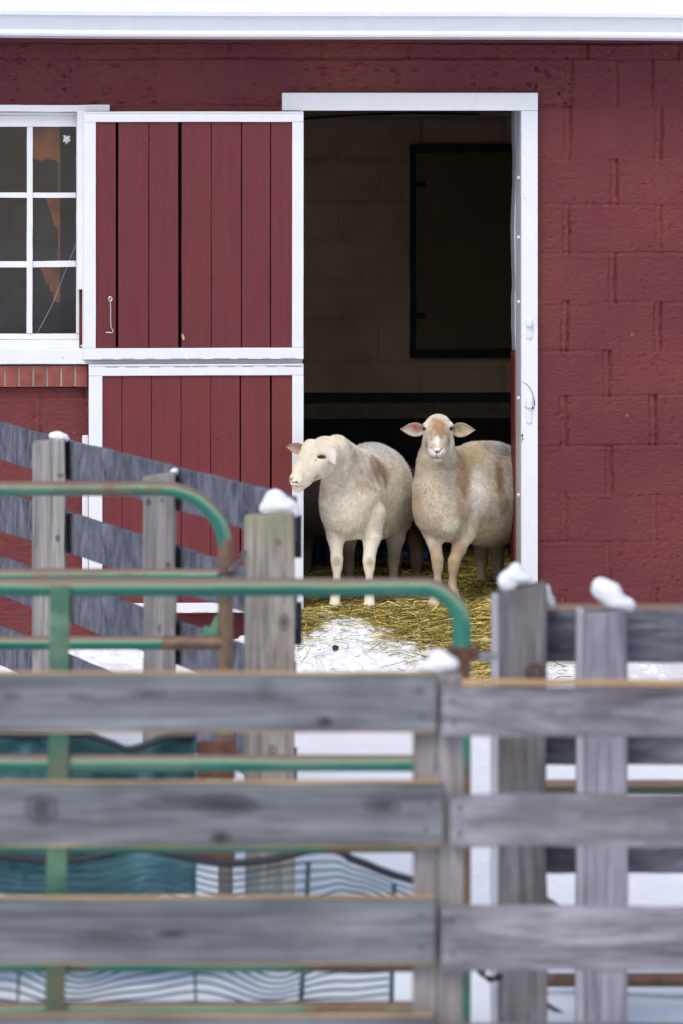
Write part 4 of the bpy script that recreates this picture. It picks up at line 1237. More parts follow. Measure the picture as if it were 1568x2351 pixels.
bl = [
    (q(1060, 1102, .08), (.052, .14, .15), lin(170, 132, 96), .85, .6), (q(1048, 1165, .04), (.045, .08, .07), lin(178, 142, 104), .7, .6),
    (fr(1082, 1046), (.085, .20, .060), lin(206, 184, 138), .85, .8),
    (fr(1098, 1128), (.065, .20, .12), lin(238, 230, 216), .9, .8), (fr(1146, 1096), (.036, .30, .11), lin(140, 108, 80), .9, .8), (fr(1158, 1160), (.04, .30, .06), lin(160, 130, 100), .75, .8), (fr(1118, 1190), (.06, .2, .03), lin(176, 148, 120), .6, .8), (q(1006, 1100, .0), (.07, .12, .09), lin(220, 206, 182), .6, .8), (q(1060, 1185, .05), (.05, .14, .05), lin(190, 156, 120), .7, .8),
    (fr(1150, 1024), (.12, .35, .06), lin(190, 188, 192), .9, .8), (fr(1174, 1100), (.03, .30, .16), lin(196, 192, 192), .8, .8),  # bluish-grey far back: skylight painted into the coat
    (q(1150, 1190, .45), (.05, .2, .035), lin(186, 150, 120), .55, .7), (fr(1105, 1222), (.12, .3, .05), lin(220, 202, 158), .8, .7),
    (fr(1034, 1204), (.060, .10, .045), lin(240, 230, 204), .9, .6),
    (q(962, 1150, .05), (.035, .1, .06), lin(190, 152, 112), .45, .8),
    (q(1006, 1000, -.06), (.10, .14, .125), lin(224, 212, 192), .9, .4),
    (q(1005, 988, -.05), (.052, .14, .066), lin(172, 138, 102), .95, .45), (q(1026, 1008, -.06), (.020, .08, .048), lin(184, 144, 104), .85, .6),
    (q(990, 1005, -.08), (.013, .08, .042), lin(142, 104, 76), .9, .6), (q(978, 1020, -.04), (.012, .05, .03), lin(190, 158, 118), .6, .7),
    (q(1025, 958, -.03), (.016, .05, .016), WHT, .85, .6), (q(985, 958, -.0), (.016, .05, .016), lin(222, 214, 204), .7, .6),
    (q(979, 977, -.05), (.011, .03, .018), WHT, .85, .6), (q(1033, 975, -.05), (.010, .03, .018), WHT, .85, .6),
    (q(979, 1000, -.05), (.013, .03, .018), lin(228, 224, 224), .8, .7), (q(1030, 1000, -.05), (.012, .03, .018), lin(228, 224, 224), .8, .7),
    (q(1003.5, 1018, -.16), (.014, .06, .036), WHT, .9, .5), (q(1003, 1036, -.18), (.040, .05, .022), WHT, .95, .35),
    (q(1004, 1056, -.15), (.03, .05, .014), WHT, .9, .5),
    (q(1038, 1025, -.02), (.018, .05, .05), WHT, .6, .7), (q(972, 1035, -.02), (.014, .05, .04), lin(232, 226, 214), .6, .7),
    (q(1003.5, 1037, -.2), (.013, .03, .0085), lin(100, 92, 98), .95, .4), *[(q(1003.5 + sx * (12.5 - k * 2.6), 1029.5 + k * 2.6, -.2), (.0042, .03, .0036), lin(50, 44, 48), .95, .4) for k in range(5) for sx in (-1, 1)],
    (q(1003, 1045, -.2), (.0030, .03, .009), lin(60, 50, 54), .95, .4), (q(1003.5, 1051, -.19), (.030, .03, .0040), lin(150, 100, 98), .9, .5),
    (eA, (.016, .04, .0105), lin(60, 46, 42), .95, .35), (eB, (.016, .04, .0105), lin(60, 46, 42), .95, .35),
    (q(982, 992, -.07), (.006, .02, .008), lin(150, 140, 140), .5, .6), (q(1027, 992, -.07), (.006, .02, .008), lin(160, 150, 145), .4, .6),
    # legs
    (q(1003, 1300, .05), (.045, .08, .14), lin(172, 148, 124), .85, .5), (q(1005, 1284, .02), (.022, .03, .03), OLV, .5, .7),
    (q(1048, 1295, .06), (.06, .08, .17), lin(168, 142, 116), .9, .5), (q(1043, 1286, .04), (.022, .04, .032), lin(178, 160, 96), .7, .7),
    (q(997, 1396, .0), (.035, .06, .016), DARKN, .95, .35), (q(1046, 1397, .02), (.035, .06, .015), DARKN, .95, .35),
]
def fl_R(P):
    hd = sst(.60, .70, P[:, 2]) * (1 - sst(.0, .08, P[:, 1]))
    body_ = np.stack([.35 + 0 * P[:, 0], .45 + 0 * P[:, 0], -.8 + 0 * P[:, 0]], -1)
    head_ = np.stack([(P[:, 0] - .415) * 6, .45 + 0 * P[:, 0], .5 + 0 * P[:, 0]], -1)
    lg = P[:, 2] < .27
    b_ = np.where(lg[:, None], np.array([[0, 0, -1.]]), body_)
    return b_ * (1 - hd[:, None]) + head_ * hd[:, None]
def ln_R(P):
    L = np.where(P[:, 2] < .30, .005, .012)
    L = np.where((P[:, 2] >= .30) & (P[:, 1] > .32), .017, L)
    hd = (1 - sst(.02, .08, P[:, 1])) * sst(.60, .67, P[:, 2]); L = L * (1 - hd) + .0055 * hd
    for e in (eA, eB): L = np.where(np.linalg.norm(P - e, axis=1) < .013, 0, L)
    nose = np.linalg.norm((P - q(1003.5, 1040, -.195)) / np.array([.014, .02, .020]), axis=1) < 1
    L = np.where(nose, .002, L)
    return np.where(P[:, 2] < .014, 0, L)
earR = [(q(971, 986, -.01), q(920, 985, -.03), .032, (.1, -1, -.1), (0, 0, 1), lin(190, 176, 160), lin(206, 192, 172), .40),
        (q(1040, 986, -.01), q(1090, 987, -.03), .033, (-.1, -1, -.1), (0, 0, 1), lin(186, 168, 148), lin(200, 184, 162), .40)]
base = q(1040, 1396, .35); base[2] = 0.0
shR = make_sheep('sheep', 'tan and cream sheep on the right, facing out with ears spread', S, base, TANC, bl, ln_R, fl_R, earR,
                 [(eA + np.array([.001, .001, 0]), .0095, .72), (eB + np.array([-.001, .001, 0]), .0095, .72)], 320000, 9, wf=lambda P: 1 + 4 * ((P[:, 1] < .03) & (P[:, 2] > .6)))
o = tag_part(shR, base, q(953, 980, -.045), .012, M['red_tag']); o.rotation_euler = (0, radians(-45), 0); o['label'] = 'red ear tag'
o = tag_part(shR, base, q(1064, 984, -.048), .0115, M['yellow_tag']); o.rotation_euler = (0, radians(-28), 0); o['label'] = 'dull yellow ear tag'

# ---------- third sheep, dim inside behind the two
S = SDF((-.50, .95, -.03), (.62, 1.75, .80), .009)
S.ell(q(720, 1130, 1.35), (.26, .18, .20), .06); S.ell(q(840, 1130, 1.4), (.26, .17, .19), .08)
S.ell(q(915, 1160, 1.4), (.12, .13, .12), .05)
for (a, r) in ((655, .03), (700, .028), (905, .032), (955, .032)):
    leg(S, [(a, 1190, 1.4, .07), (a, 1240, 1.4, .038), (a + 3, 1285, 1.4, r * .9), (a, 1330, 1.4, .02), (a, 1352, 1.38, .024)])
S.cone(q(940, 1160, 1.4), .08, q(975, 1180, 1.3), .05, .05); S.cone(q(975, 1180, 1.3), .05, q(990, 1225, 1.2), .032, .03)
base = q(830, 1360, 1.4); base[2] = 0
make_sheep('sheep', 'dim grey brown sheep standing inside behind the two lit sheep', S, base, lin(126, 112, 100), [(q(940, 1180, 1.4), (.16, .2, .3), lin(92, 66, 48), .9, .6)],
           lambda P: np.where(P[:, 2] < .3, .006, .02), lambda P: np.tile(np.array([.4, 0, -.8]), (len(P), 1)), [], [], 30000, 13)

# inside the stall: black rack and blue trough
t = thing('feeder_rack', 'black barred feeder rack low in the dark behind the left sheep', 'feeder', q(800, 1350, 2.0), True)
bs = q(800, 1350, 2.0)
mb = MB()
for px in range(700, 1010, 22): mb.tube([q(px, 1195, 2.0), q(px, 1345, 2.0)], .007, 8)
mb.build('bar', M['dark_iron'], t, True, bs)
mb = MB()
for py in (1192, 1345): mb.tube([q(690, py, 2.0), q(1020, py, 2.0)], .011, 8)
mb.build('rail', M['dark_iron'], t, True, bs)
mb = MB(); mb.box(q(690, 1284, 2.05), q(1015, 1266, 2.10), .006); mb.build('front_rail', M['blue_plastic'], t, False, bs)
tr = thing('trough', 'dark blue feed trough behind the black rack', 'trough', q(800, 1345, 2.3), True)
bs = q(800, 1345, 2.3)
mb = MB(); a = q(690, 1345, 2.15); b = q(1010, 1286, 2.5)
mb.box((a[0], 2.14, .0), (b[0], 2.16, .17), .006); mb.box((a[0], 2.44, .0), (b[0], 2.46, .17), .006)
mb.box((a[0], 2.162, .0), (a[0] + .02, 2.438, .17), .006); mb.box((b[0] - .02, 2.162, .0), (b[0], 2.438, .17), .006); mb.box((a[0] + .022, 2.162, .0), (b[0] - .022, 2.438, .03))
mb.build('tub', simple('blue_dark', (.015, .05, .12), .5), tr, False, bs)

# =================================================================== FENCES AND GATES (view frame)
q = V
GR1, GR0 = lin(168, 166, 172), lin(104, 104, 116)
M['rail_left'] = wood_grey('weathered_rail', 1, lin(142, 142, 160), lin(72, 74, 88))
M['post_grey'] = wood_grey('weathered_post', 2, lin(186, 184, 184), lin(124, 120, 118), lin(136, 140, 118))
M['post_tan'] = wood_grey('tan_post', 2, lin(200, 196, 188), lin(146, 130, 116), lin(150, 150, 120))
M['board_l'] = wood_grey('treated_board', 0, lin(138, 141, 146), lin(84, 86, 92), lin(108, 108, 108), .75, False, .75, [(95, 1856, 44, 36, .75), (440, 1838, 150, 20, .6), (520, 1850, 70, 30, .6), (506, 1922, 26, 14, .95), (746, 1656, 20, 14, .95), (392, 2142, 34, 9, .8), (878, 1852, 46, 18, .7), (185, 1600, 40, 12, .5), (340, 1592, 50, 12, .5), (610, 1580, 30, 30, .35), (30, 1600, 30, 14, .5), (240, 2150, 70, 14, .35), (960, 1590, 24, 16, .4)], q(1005, 2400, -10.65) * np.array([1, 1, 0]) + np.array([0, 0, -.55]), -10.65)
M['board_r'] = wood_grey('silver_board', 0, lin(170, 168, 176), lin(92, 88, 96), lin(112, 106, 106), 1.0, False, 1.3)
M['board_r2'] = wood_grey('silver_board_far', 0, lin(134, 134, 144), lin(70, 70, 80), None, 1.0, False, 1.8)
M['edge_wood'] = wood_grey('pale_sawn_edge', 0, lin(205, 172, 128), lin(160, 132, 100), lin(150, 120, 92), .3, False)

def slab(mb, a, b, bev=.005, segs=10, wob=.003, seed=0):
    mb.box(tuple(a), tuple(b), bev, None, segs, wob, seed)

def snow_cap(label, px, py, Y, rx, rz, seed, ry=None, tilt=0):
    c = q(px, py, Y)
    o = blob('snow_clump', None, (rx, ry or rx * .9, rz), M['snow'], seed, 4, .32, None, 1.2, -rz * .45)
    place_view(o, c); o.rotation_euler = (0, tilt, -TH)
    return tag(o, label, 'snow', 'snow clumps on the fence posts')
def snow_cap2(label, lobes, Y, seed):
    k = (D + Y) / F
    cs = np.array([V(a, b, Y) for a, b, _, _ in lobes]); c0 = cs.mean(0)
    R_ = max(max(a[2], a[3]) for a in lobes) * k + .02
    S = SDF(cs.min(0) - R_, cs.max(0) + R_, .0035)
    for (a, b, rx, rz), c in zip(lobes, cs):
        S.ell(c, (rx * k, max(rx, rz) * k * .95 + .004, rz * k * 1.08), .022)
    v, f = S.mesh(); vn, _ = vert_normals(v, f)
    n = fbm(v[:, 0] * 42 + v[:, 1] * 31 + seed, v[:, 2] * 42 - v[:, 1] * 27, 4, seed)
    v = v + vn * (.0045 * n)[:, None]
    v = relax(v, f, 1, .3) - c0
    o = mesh_obj('snow_clump', v, f, M['snow'], None, True); place_view(o, c0)
    return tag(o, label, 'snow', 'snow clumps on the fence posts')

# ---- receding fence on the left: posts at three depths, rails run back to the barn
def Yat(k): return D * 0 + k
Y3, Y2, Y1, Y0 = -7.2, -5.78, -4.2, -2.4
fb = q(365, 1800, Y2); fb[2] = -.36
lf = thing('rail_fence', 'weathered grey four rail fence running back from the thick snow capped post', 'fence', fb, True)
def px2Y(px):   # line of the fence in plan through posts 1 and 3
    pass
def post(px0, px1, pyt, Y, zb, mat, parent, base, seed, depth=None, slope=0.0):
    a = q(px0, pyt, Y); b = q(px1, pyt, Y); wdt = b[0] - a[0]; dpt = depth or wdt
    bm = MB(); bm.box((a[0], Y, zb), (b[0], Y + dpt, a[2]), .007, None, 16, .004, seed)
    # weathered sloping top
    vv_ = []
    for p_ in bm.v:
        p_ = list(p_)
        if p_[2] > a[2] - .03: p_[2] += slope * (p_[0] - (a[0] + b[0]) / 2) + .006 * mnoise.noise(Vector((p_[0] * 30, p_[1] * 30, seed)))
        vv_.append(tuple(p_))
    bm.v = vv_
    return bm.build('post', mat, parent, False, base)
post(560, 675, 1183, Y3, -.6, wood_grey('tan_post', 2, lin(186, 182, 176), lin(128, 114, 102), lin(140, 142, 112), 1.0, False, .75, [(652, 1428, 16, 24, .8), (640, 1245, 9, 10, .6), (600, 1330, 8, 60, .35), (630, 1510, 12, 50, .4), (625, 1740, 16, 34, .7), (655, 1350, 5, 50, .45)], fb, Y3), lf, fb, 3, None, .10)
post(328, 402, 1091, Y2, -.6, wood_grey('knotted_post', 2, lin(176, 174, 174), lin(116, 112, 112), lin(130, 132, 112), 1.0, False, .75, [(341, 1153, 7, 10, .95), (372, 1148, 6, 9, .7), (386, 1298, 6, 9, .8), (366, 1445, 5, 16, .8)], fb, Y2), lf, fb, 5, None, .16)
post(74, 149, 1012, Y1, -.6, wood_grey('split_post', 2, lin(176, 174, 172), lin(116, 112, 110), lin(130, 132, 112), 1.0, False, .75, [(132, 1236, 7, 11, .95), (138, 1092, 12, 8, .8), (118, 1150, 3, 120, .5), (100, 1400, 3, 90, .5)], fb, Y1), lf, fb, 7, None, .14)
# plan line of the rails: just beyond the posts
p3 = q(640, 0, Y3 + .13); p1 = q(112, 0, Y1 + .13)
dirv = (p1[:2] - p3[:2]); dirv /= np.linalg.norm(dirv)
nrm = np.array([dirv[1], -dirv[0]])
ang = math.atan2(dirv[1], dirv[0])
P3c = (q(618, 0, Y3)[:2] + np.array([0, .075])); P1c = q(112, 0, Y1)[:2] + np.array([0, .06])
dirv = P1c - P3c; Lf = np.linalg.norm(dirv); dirv /= Lf
left = np.array([-dirv[1], dirv[0]])      # towards the left/camera side
if left[0] > 0: left = -left
far = -left
ang = math.atan2(dirv[1], dirv[0])
for k, (zt, h_) in enumerate(((.965, .142), (.70, .145), (.452, .145), (.185, .145))):
    o_ = P3c + far * (.085) + dirv * .03
    Mx = Matrix.Translation((o_[0], o_[1], zt - h_)) @ Matrix.Rotation(ang, 4, 'Z')
    mb = MB(); mb.box((0, -.012, 0), (Lf + 2.6, .014, h_), .004, None, 40, .004, k + 20)
    vv = [Mx @ Vector(v) for v in mb.v]
    # build with grain along its own length: object rotated instead of baked
    o = mesh_obj('rail', mb.v, mb.f, None, lf)
    o.data.materials.append(wood_grey('weathered_rail_%s' % 'abcd'[k], 2, lin(134, 136, 148), lin(54, 56, 68), None, .6, False, 5.0))
    o.location = (o_[0] - fb[0], o_[1] - fb[1], zt - h_ - fb[2]); o.rotation_euler = (0, 0, ang)
# black rail ends showing right of the thick post
for (y0, y1) in ((1183, 1281), (1384, 1481)):
    mb = MB(); a = q(668, y1, Y3 + .17); b = q(693, y0, Y3 + .17); mb.box((a[0], Y3 + .17, a[2]), (b[0], Y3 + .20, b[2]), .003)
    mb.build('rail_end', simple('dark_rail_wood', (.022, .022, .030), .7), lf, False, fb)

# ---- far green gate A between the thick post and the left
def gate(name, label, Y, top_py, px_l, px_r, rails, verts_, r, R, end_py, mat, vmat=None, lbl=None):
    b0 = q(px_l + 300, 2000, Y); b0[2] = -.3
    g_ = thing(name, label, 'gate', b0, True, None)
    a = q(px_l, top_py, Y); c = q(px_r, top_py, Y); e = q(px_r, end_py, Y)
    mb = MB()
    path = [Vector(a)] + [Vector(a) + (Vector(c) - Vector(a)) * t for t in (.2, .4, .6, .75)] + rounded_path(a, c, e, R) + [Vector(e)]
    mb.tube(path, r, 16); mb.build('frame_tube', mat, g_, True, b0)
    for py in rails:
        mb = MB(); p0 = q(px_l, py, Y); p1_ = q(px_r, py, Y)
        mb.tube([p0 + (p1_ - p0) * t for t in np.linspace(0, 1, 8)], r * .93, 14)
        mb.build('rail', mat, g_, True, b0)
    xe_ = px_l if px_l < 0 else 2200
    mb = MB(); mb.tube([q(xe_, top_py - 4, Y), q(xe_, (rails[-1] if rails else end_py) + 6, Y)], r, 14); mb.build('end_tube', mat, g_, True, b0)
    for (xa, ya, xb, yb, hw) in verts_:
        mb = MB(); p0 = q(xa, ya, Y - r); p1_ = q(xb, yb, Y - r)
        m_ = MB(); Mx = None
        n_ = 10
        for i in range(n_):
            pass
        # square upright, a little out of plumb
        vv = []
        for (p_, ) in ((p0,), (p1_,)):
            for sx, sy in ((-1, -1), (1, -1), (1, 1), (-1, 1)): vv.append((p_[0] + sx * hw, p_[1] + sy * hw * .5, p_[2]))
        mb.add(vv, [(0, 1, 2, 3), (7, 6, 5, 4), (0, 4, 5, 1), (1, 5, 6, 2), (2, 6, 7, 3), (3, 7, 4, 0)])
        mb.build('upright', vmat or mat, g_, False, b0)
    return g_, b0
YA = -7.38
gA, bA = gate('tube_gate', 'farther green tube gate with rusty top, chained to the thick post', YA, 1122, -900, 518, [1321, 1476, 1640, 1790, 1950], [], .0225, .19, 2100, M['gate_rusty'])
mb = MB(); mb.tube([q(518, y_, YA) for y_ in (1238, 1330, 1450, 1600, 1800, 2090)], .0233, 16); mb.build('end_tube', gate_green('very_rusty_gate_paint', 3.2), gA, True, bA)
mb = MB(); mb.tube([q(x_, 1476, YA) for x_ in (372, 420, 470, 512)], .0216, 14); mb.build('rusty_sleeve', gate_green('sleeve_rust', 3.2), gA, True, bA)
# rust collar, bracket and chain
mb = MB(); mb.box(q(497, 1297, YA - .03), q(537, 1313, YA + .03), .004); mb.build('collar', M['rusty'], gA, False, bA)
def links(mb, a, b, n, r, sag=.02):
    a = np.array(a); b = np.array(b)
    for i in range(n):
        t = (i + .5) / n; c = a + (b - a) * t; c[2] -= sag * 4 * t * (1 - t)
        d = (b - a) / np.linalg.norm(b - a); s = np.array([0, 1, 0]) if i % 2 else np.cross(d, [0, 1, 0])
        Lk = np.linalg.norm(b - a) / n * .72
        pts_ = [c + d * Lk * math.cos(w_) + s * Lk * .5 * math.sin(w_) for w_ in np.linspace(0, 2 * pi, 13)]
        mb.tube(pts_, r, 6)
mb = MB(); links(mb, q(528, 1302, YA - .04), q(562, 1262, Y3 - .02), 5, .0045)
mb.build('chain', simple('dull_chain', lin(140, 130, 120), .5, .6), gA, True, bA)
# torn plate near the lower corner of gate A
mb = MB(); pl = [q(430, 1478, YA), q(500, 1492, YA), q(500, 1405, YA), q(482, 1440, YA), q(470, 1436, YA), q(462, 1456, YA), q(440, 1462, YA)]
n = len(pl); mb.add(pl + [p_ + np.array([0, .006, 0]) for p_ in pl], [tuple(range(n))[::-1], tuple(range(n, 2 * n))] + [(i, (i + 1) % n, n + (i + 1) % n, n + i) for i in range(n)])
mb.build('corner_plate', M['gate_rusty'], gA, False, bA)

# ---- near green gate B
YB = -9.5
gB, bB = gate('tube_gate', 'nearer long green tube gate curving down to the right hinge', YB, 1348, -900, 1060, [1752, 1938, 2212, 2318],
              [(138, 1345, 126, 2345, .026)], .0245, .105, 2360, M['gate'], M['gate_pale'])
mb = MB(); mb.box(q(1028, 1560, YB - .04), q(1078, 1482, YB + .04), .006); mb.box(q(1060, 1512, YB - .03), q(1100, 1484, YB + .03), .005); mb.build('hinge_bracket', M['rusty'], gB, False, bB)
mb = MB(); mb.tube([q(1085, 1507, YB), q(1135, 1507, YB + .25)], .010, 8); mb.build('hinge_pin', M['steel'], gB, True, bB)

# ---- right pair of thick posts with rails behind
YR = -8.8
rb = q(1290, 2300, YR); rb[2] = -.5
rf = thing('rail_fence', 'grey rail fence with two thick snow topped posts at the right', 'fence', rb, True)
post(1146, 1256, 1352, YR, -.75, wood_grey('dark_post', 2, lin(142, 138, 142), lin(80, 74, 74), lin(104, 100, 84), 1.0, False), rf, rb, 11, .14, .22)
post(1342, 1441, 1408, YR - .02, -.75, wood_grey('pale_post', 2, lin(172, 168, 180), lin(108, 106, 118), None, 1.0, False), rf, rb, 12, .14, .03)
for (a, b, t_) in ((1129, 1147, 1368), (1324, 1343, 1402)):
    mb = MB(); p0 = q(a, t_, YR + .01); p1_ = q(b, t_, YR + .01)
    mb.box((p0[0], YR + .01, -.75), (p1_[0] - .001, YR + .12, p0[2]), .005, None, 12, .003, a)
    mb.build('batten', wood_grey('pale_batten', 2, lin(200, 200, 212), lin(160, 160, 172), None, .5, False), rf, False, rb)
for k, (yt, yb_) in enumerate(((1402, 1522), (1655, 1757), (1910, 2006))):
    a = q(1200, yb_, YR + .16); b = q(2300, yt, YR + .16)
    mb = MB(); mb.box((a[0], YR + .16, a[2]), (b[0], YR + .19, b[2]), .005, None, 24, .005, 31 + k)
    mb.build('rail', M['board_r2'], rf, False, rb)
# iron ring on the first post
mb = MB(); mb.tube([q(1226 + 17 * math.cos(a), 1543 + 17 * math.sin(a), YR - .03) for a in np.linspace(0, 2 * pi, 17)], .006, 8); mb.build('ring', M['rusty'], rf, True, rb)
mb = MB(); links(mb, q(1100, 2225, YR - .05), q(1150, 2238, YR - .03), 5, .005, .02); mb.build('chain', M['dark_iron'], rf, True, rb)
# sloping brace boards low between the posts
for (y0, y1) in ((2034, 2098), (2276, 2340)):
    a = q(1180, y0 - 22, YR + .8); b = q(1400, y1 + 55, YR + .5)
    mb = MB(); d_ = (b - a); pr = [a, b, b - np.array([0, 0, .09]), a - np.array([0, 0, .09])]
    mb.add(pr + [p_ + np.array([0, .03, 0]) for p_ in pr], [(0, 1, 2, 3)[::-1], (4, 5, 6, 7), (0, 1, 5, 4), (1, 2, 6, 5), (2, 3, 7, 6), (3, 0, 4, 7)])
    mb.build('brace', M['board_r2'], rf, False, rb)
# green gate C behind them, far right
YC = -7.9
gC, bC = gate('tube_gate', 'brownish green tube gate seen through the gaps at the far right', YC, 1402, 1205, 2200, [1806, 1988, 2250], [], .022, .1, 2400, gate_green('dull_gate_paint', 1.2, .1, (lin(58, 74, 52), lin(70, 84, 58), lin(84, 84, 62)), (96, 100, 76)))

# ---- front fence: three rows of boards, left and right of one post
YF = -10.65
fb2 = q(1005, 2400, YF); fb2[2] = -.55
ff2 = thing('board_fence', 'grey board fence across the foreground, boards meeting at one snow topped post', 'fence', fb2, True)
for k, (xr, yt, yb_) in enumerate(((1003, 1550, 1678), (1018, 1800, 1940), (1000, 2065, 2210), (1000, 2336, 2470))):
    a = q(-1200, yb_, YF); b = q(xr, yt, YF)
    mb = MB(); mb.box((a[0], YF, a[2]), (b[0], YF + .036, b[2]), .004, None, 40, .0025, 40 + k)
    mb.build('board', M['board_l'], ff2, False, fb2)
    mb = MB(); mb.box((a[0], YF + .003, b[2] + .0015), (b[0] - .004, YF + .035, b[2] + .006), .002, None, 40, .0012, 60 + k)
    mb.build('sawn_edge', M['edge_wood'], ff2, False, fb2)
    mb = MB(); mb.box((a[0], YF + .002, a[2] - .005), (b[0] - .004, YF + .034, a[2] - .0015), .0015, None, 40, .001, 90 + k)
    mb.build('sawn_edge', M['edge_wood'], ff2, False, fb2)
for k, (xl, yt, yb_) in enumerate(((1014, 1578, 1690), (1034, 1826, 1945), (1014, 2082, 2230), (1014, 2352, 2480))):
    a = q(xl, yb_, YF - .01); b = q(2700, yt, YF - .01)
    mb = MB(); mb.box((a[0], YF - .01, a[2]), (b[0], YF + .028, b[2]), .005, None, 40, .004, 50 + k)
    mb.build('board', M['board_r'], ff2, False, fb2)
    if k == 0:
        mb = MB(); mb.box((a[0] + .05, YF - .006, b[2] + .001), (b[0], YF + .026, b[2] + .016), .004, None, 40, .004, 70 + k)
        mb.build('sawn_edge', M['edge_wood'], ff2, False, fb2)
PM = wood_grey('front_post', 2, lin(172, 168, 168), lin(118, 112, 112), None, 1.0, False)
a = q(948, 1552, YF + .04); b = q(1001, 1552, YF + .04); c = q(1003, 1552, YF + .04); d_ = q(1062, 1552, YF + .04)
mb = MB(); mb.box((a[0], YF + .041, -.75), (b[0], YF + .13, a[2] + .0), .006, None, 18, .003, 81)
mb.box((c[0], YF + .039, -.75), (d_[0], YF + .128, a[2] + .004), .006, None, 18, .003, 82)
mb.build('post', PM, ff2, False, fb2)
for px_ in (-1180, 2640):
    a = q(px_ - 55, 1552, YF + .04); b = q(px_ + 55, 1552, YF + .04)
    mb = MB(); mb.box((a[0], YF + .041, -.75), (b[0], YF + .15, a[2]), .006, None, 18, .003, 85); mb.build('post', PM, ff2, False, fb2)
NM = simple('nail_rust', lin(70, 58, 56), .7, .4)
for (px, py) in ((965, 1585), (968, 1645), (985, 1840), (978, 1905), (965, 2100), (968, 2175), (1040, 1610), (1042, 1660), (1056, 1855), (1056, 1915), (1038, 2115), (1040, 2190)):
    yy_ = YF if px < 1005 else YF - .01
    p_ = q(px, py, yy_); mb = MB(); mb.tube([p_ + np.array([0, .006, 0]), p_ + np.array([0, -.0015, 0])], .0045, 10); mb.build('nail', NM, ff2, True, fb2)
# bottom kick board is at the picture's lower edge already (4th row)

# snow clumps
snow_cap2('rounded snow clump on the leftmost fence post, far left', [(128, 1001, 17, 10), (144, 1004, 12, 7), (153, 1010, 5, 6)], Y1 + .06, 2)
snow_cap2('tiny bit of snow at the top right corner of the second post from left', [(403, 1086, 8, 8), (398, 1081, 6, 4)], Y2 + .07, 4)
snow_cap2('large pointed snow lump on the thick post beside the door leaf', [(632, 1152, 26, 26), (652, 1163, 32, 18), (676, 1176, 15, 10), (612, 1168, 18, 13)], Y3 + .07, 6)
snow_cap2('snow lump leaning on the sloping top of the post right of the door', [(1160, 1332, 18, 20), (1184, 1314, 19, 22), (1202, 1328, 22, 13), (1170, 1350, 14, 9)], YR + .06, 8)
snow_cap2('thin snow patch clinging to the right side of the post right of the door', [(1257, 1362, 7, 20), (1265, 1384, 8, 13)], YR + .12, 9)
snow_cap2('tall snow lump on the rightmost thick post', [(1376, 1350, 20, 22), (1398, 1362, 28, 24), (1418, 1384, 28, 16), (1444, 1390, 14, 12)], YR + .05, 10)
snow_cap2('snow lump on the foreground post where the boards meet', [(1006, 1514, 22, 22), (1028, 1526, 26, 17), (982, 1532, 24, 13)], YF + .08, 12)
snow_cap('small snow heap on the ground at the lower right corner', 1488, 2300, -7.4, .10, .11, 14)
for (px, py, Y, s) in ((432, 1172, Y2 + .5, .012), (250, 0, 0, 0)):
    pass

snow_cap2('speck of snow on the second rail beside the leftmost post', [(157, 1180, 7, 4), (166, 1184, 5, 3)], Y1 + .12, 21)
snow_cap2('speck of snow on the second rail beside the second post', [(411, 1276, 7, 4), (420, 1279, 5, 3)], Y2 + .12, 22)
snow_cap2('speck of snow on the third rail beside the second post', [(409, 1463, 6, 4), (417, 1467, 5, 3)], Y2 + .12, 23)
# ---- teal tarp and netting hung behind the near gate
def sheet(name, mat, pts_top, bottom_py, Y, nx=80, nz=24, fold=.02, seed=0, thick=.004):
    xs_ = np.linspace(pts_top[0][0], pts_top[-1][0], nx)
    tops = np.interp(xs_, [p_[0] for p_ in pts_top], [p_[1] for p_ in pts_top])
    vv = []
    for j in range(nz + 1):
        for i in range(nx):
            py = tops[i] + (bottom_py - tops[i]) * j / nz
            y_ = Y + fold * float(fbm(np.array(xs_[i] * .012), np.array(j * .09), 3, seed))
            p_ = q(xs_[i], py, Y); vv.append((p_[0], y_, p_[2]))
    K = len(vv); vv += [(a_, b_ + thick, c_) for a_, b_, c_ in vv]
    ff = []
    for j in range(nz):
        for i in range(nx - 1):
            a_ = j * nx + i; qd = (a_, a_ + nx, a_ + nx + 1, a_ + 1); ff.append(qd); ff.append(tuple(K + k for k in qd[::-1]))
    for i in range(nx - 1):
        ff.append((i, i + 1, K + i + 1, K + i)); a_ = nz * nx + i; ff.append((a_ + 1, a_, K + a_, K + a_ + 1))
    for j in range(nz):
        a_ = j * nx; ff.append((a_, K + a_, K + a_ + nx, a_ + nx)); a_ += nx - 1; ff.append((a_ + nx, K + a_ + nx, K + a_, a_))
    return vv, ff
def tarp_mat():
    t = NT('teal_shade_cloth'); n = t.noise(t.co((1, 1, .7)), 6, 5, .6)
    c = t.ramp(n, [(.3, lin(20, 56, 62)), (.55, lin(36, 80, 84)), (.72, lin(74, 114, 122))])
    t.base(c); t.rough(.75)
    wv = t.n('ShaderNodeTexWave'); wv.bands_direction = 'Z'; wv.inputs['Scale'].default_value = 28; t.l(t.co(), wv.inputs[0])
    t.bump(wv.outputs[1], .002); return t.m
YT = -7.9
bT = q(200, 2060, YT)
tt = thing('shade_cloth', 'dark teal shade cloth sagging from a black hem behind the near gate', 'cloth', bT, True)
tops = [(-900, 1700)] + [(x_, 1694 + 18 * math.sin((x_ + 30) / 310 * 2 * pi) ** 2 * (1 if x_ < 500 else 0)) for x_ in range(-860, 450, 20)] + [(448, 1690)]
tops = [(-900, 1690), (-600, 1716), (-300, 1690), (-150, 1712), (0, 1688), (110, 1690), (200, 1686), (255, 1706), (292, 1722), (330, 1712), (380, 1692), (450, 1690)]
vv, ff = sheet('cloth', None, tops, 2055, YT, 110, 24, .10, 3)
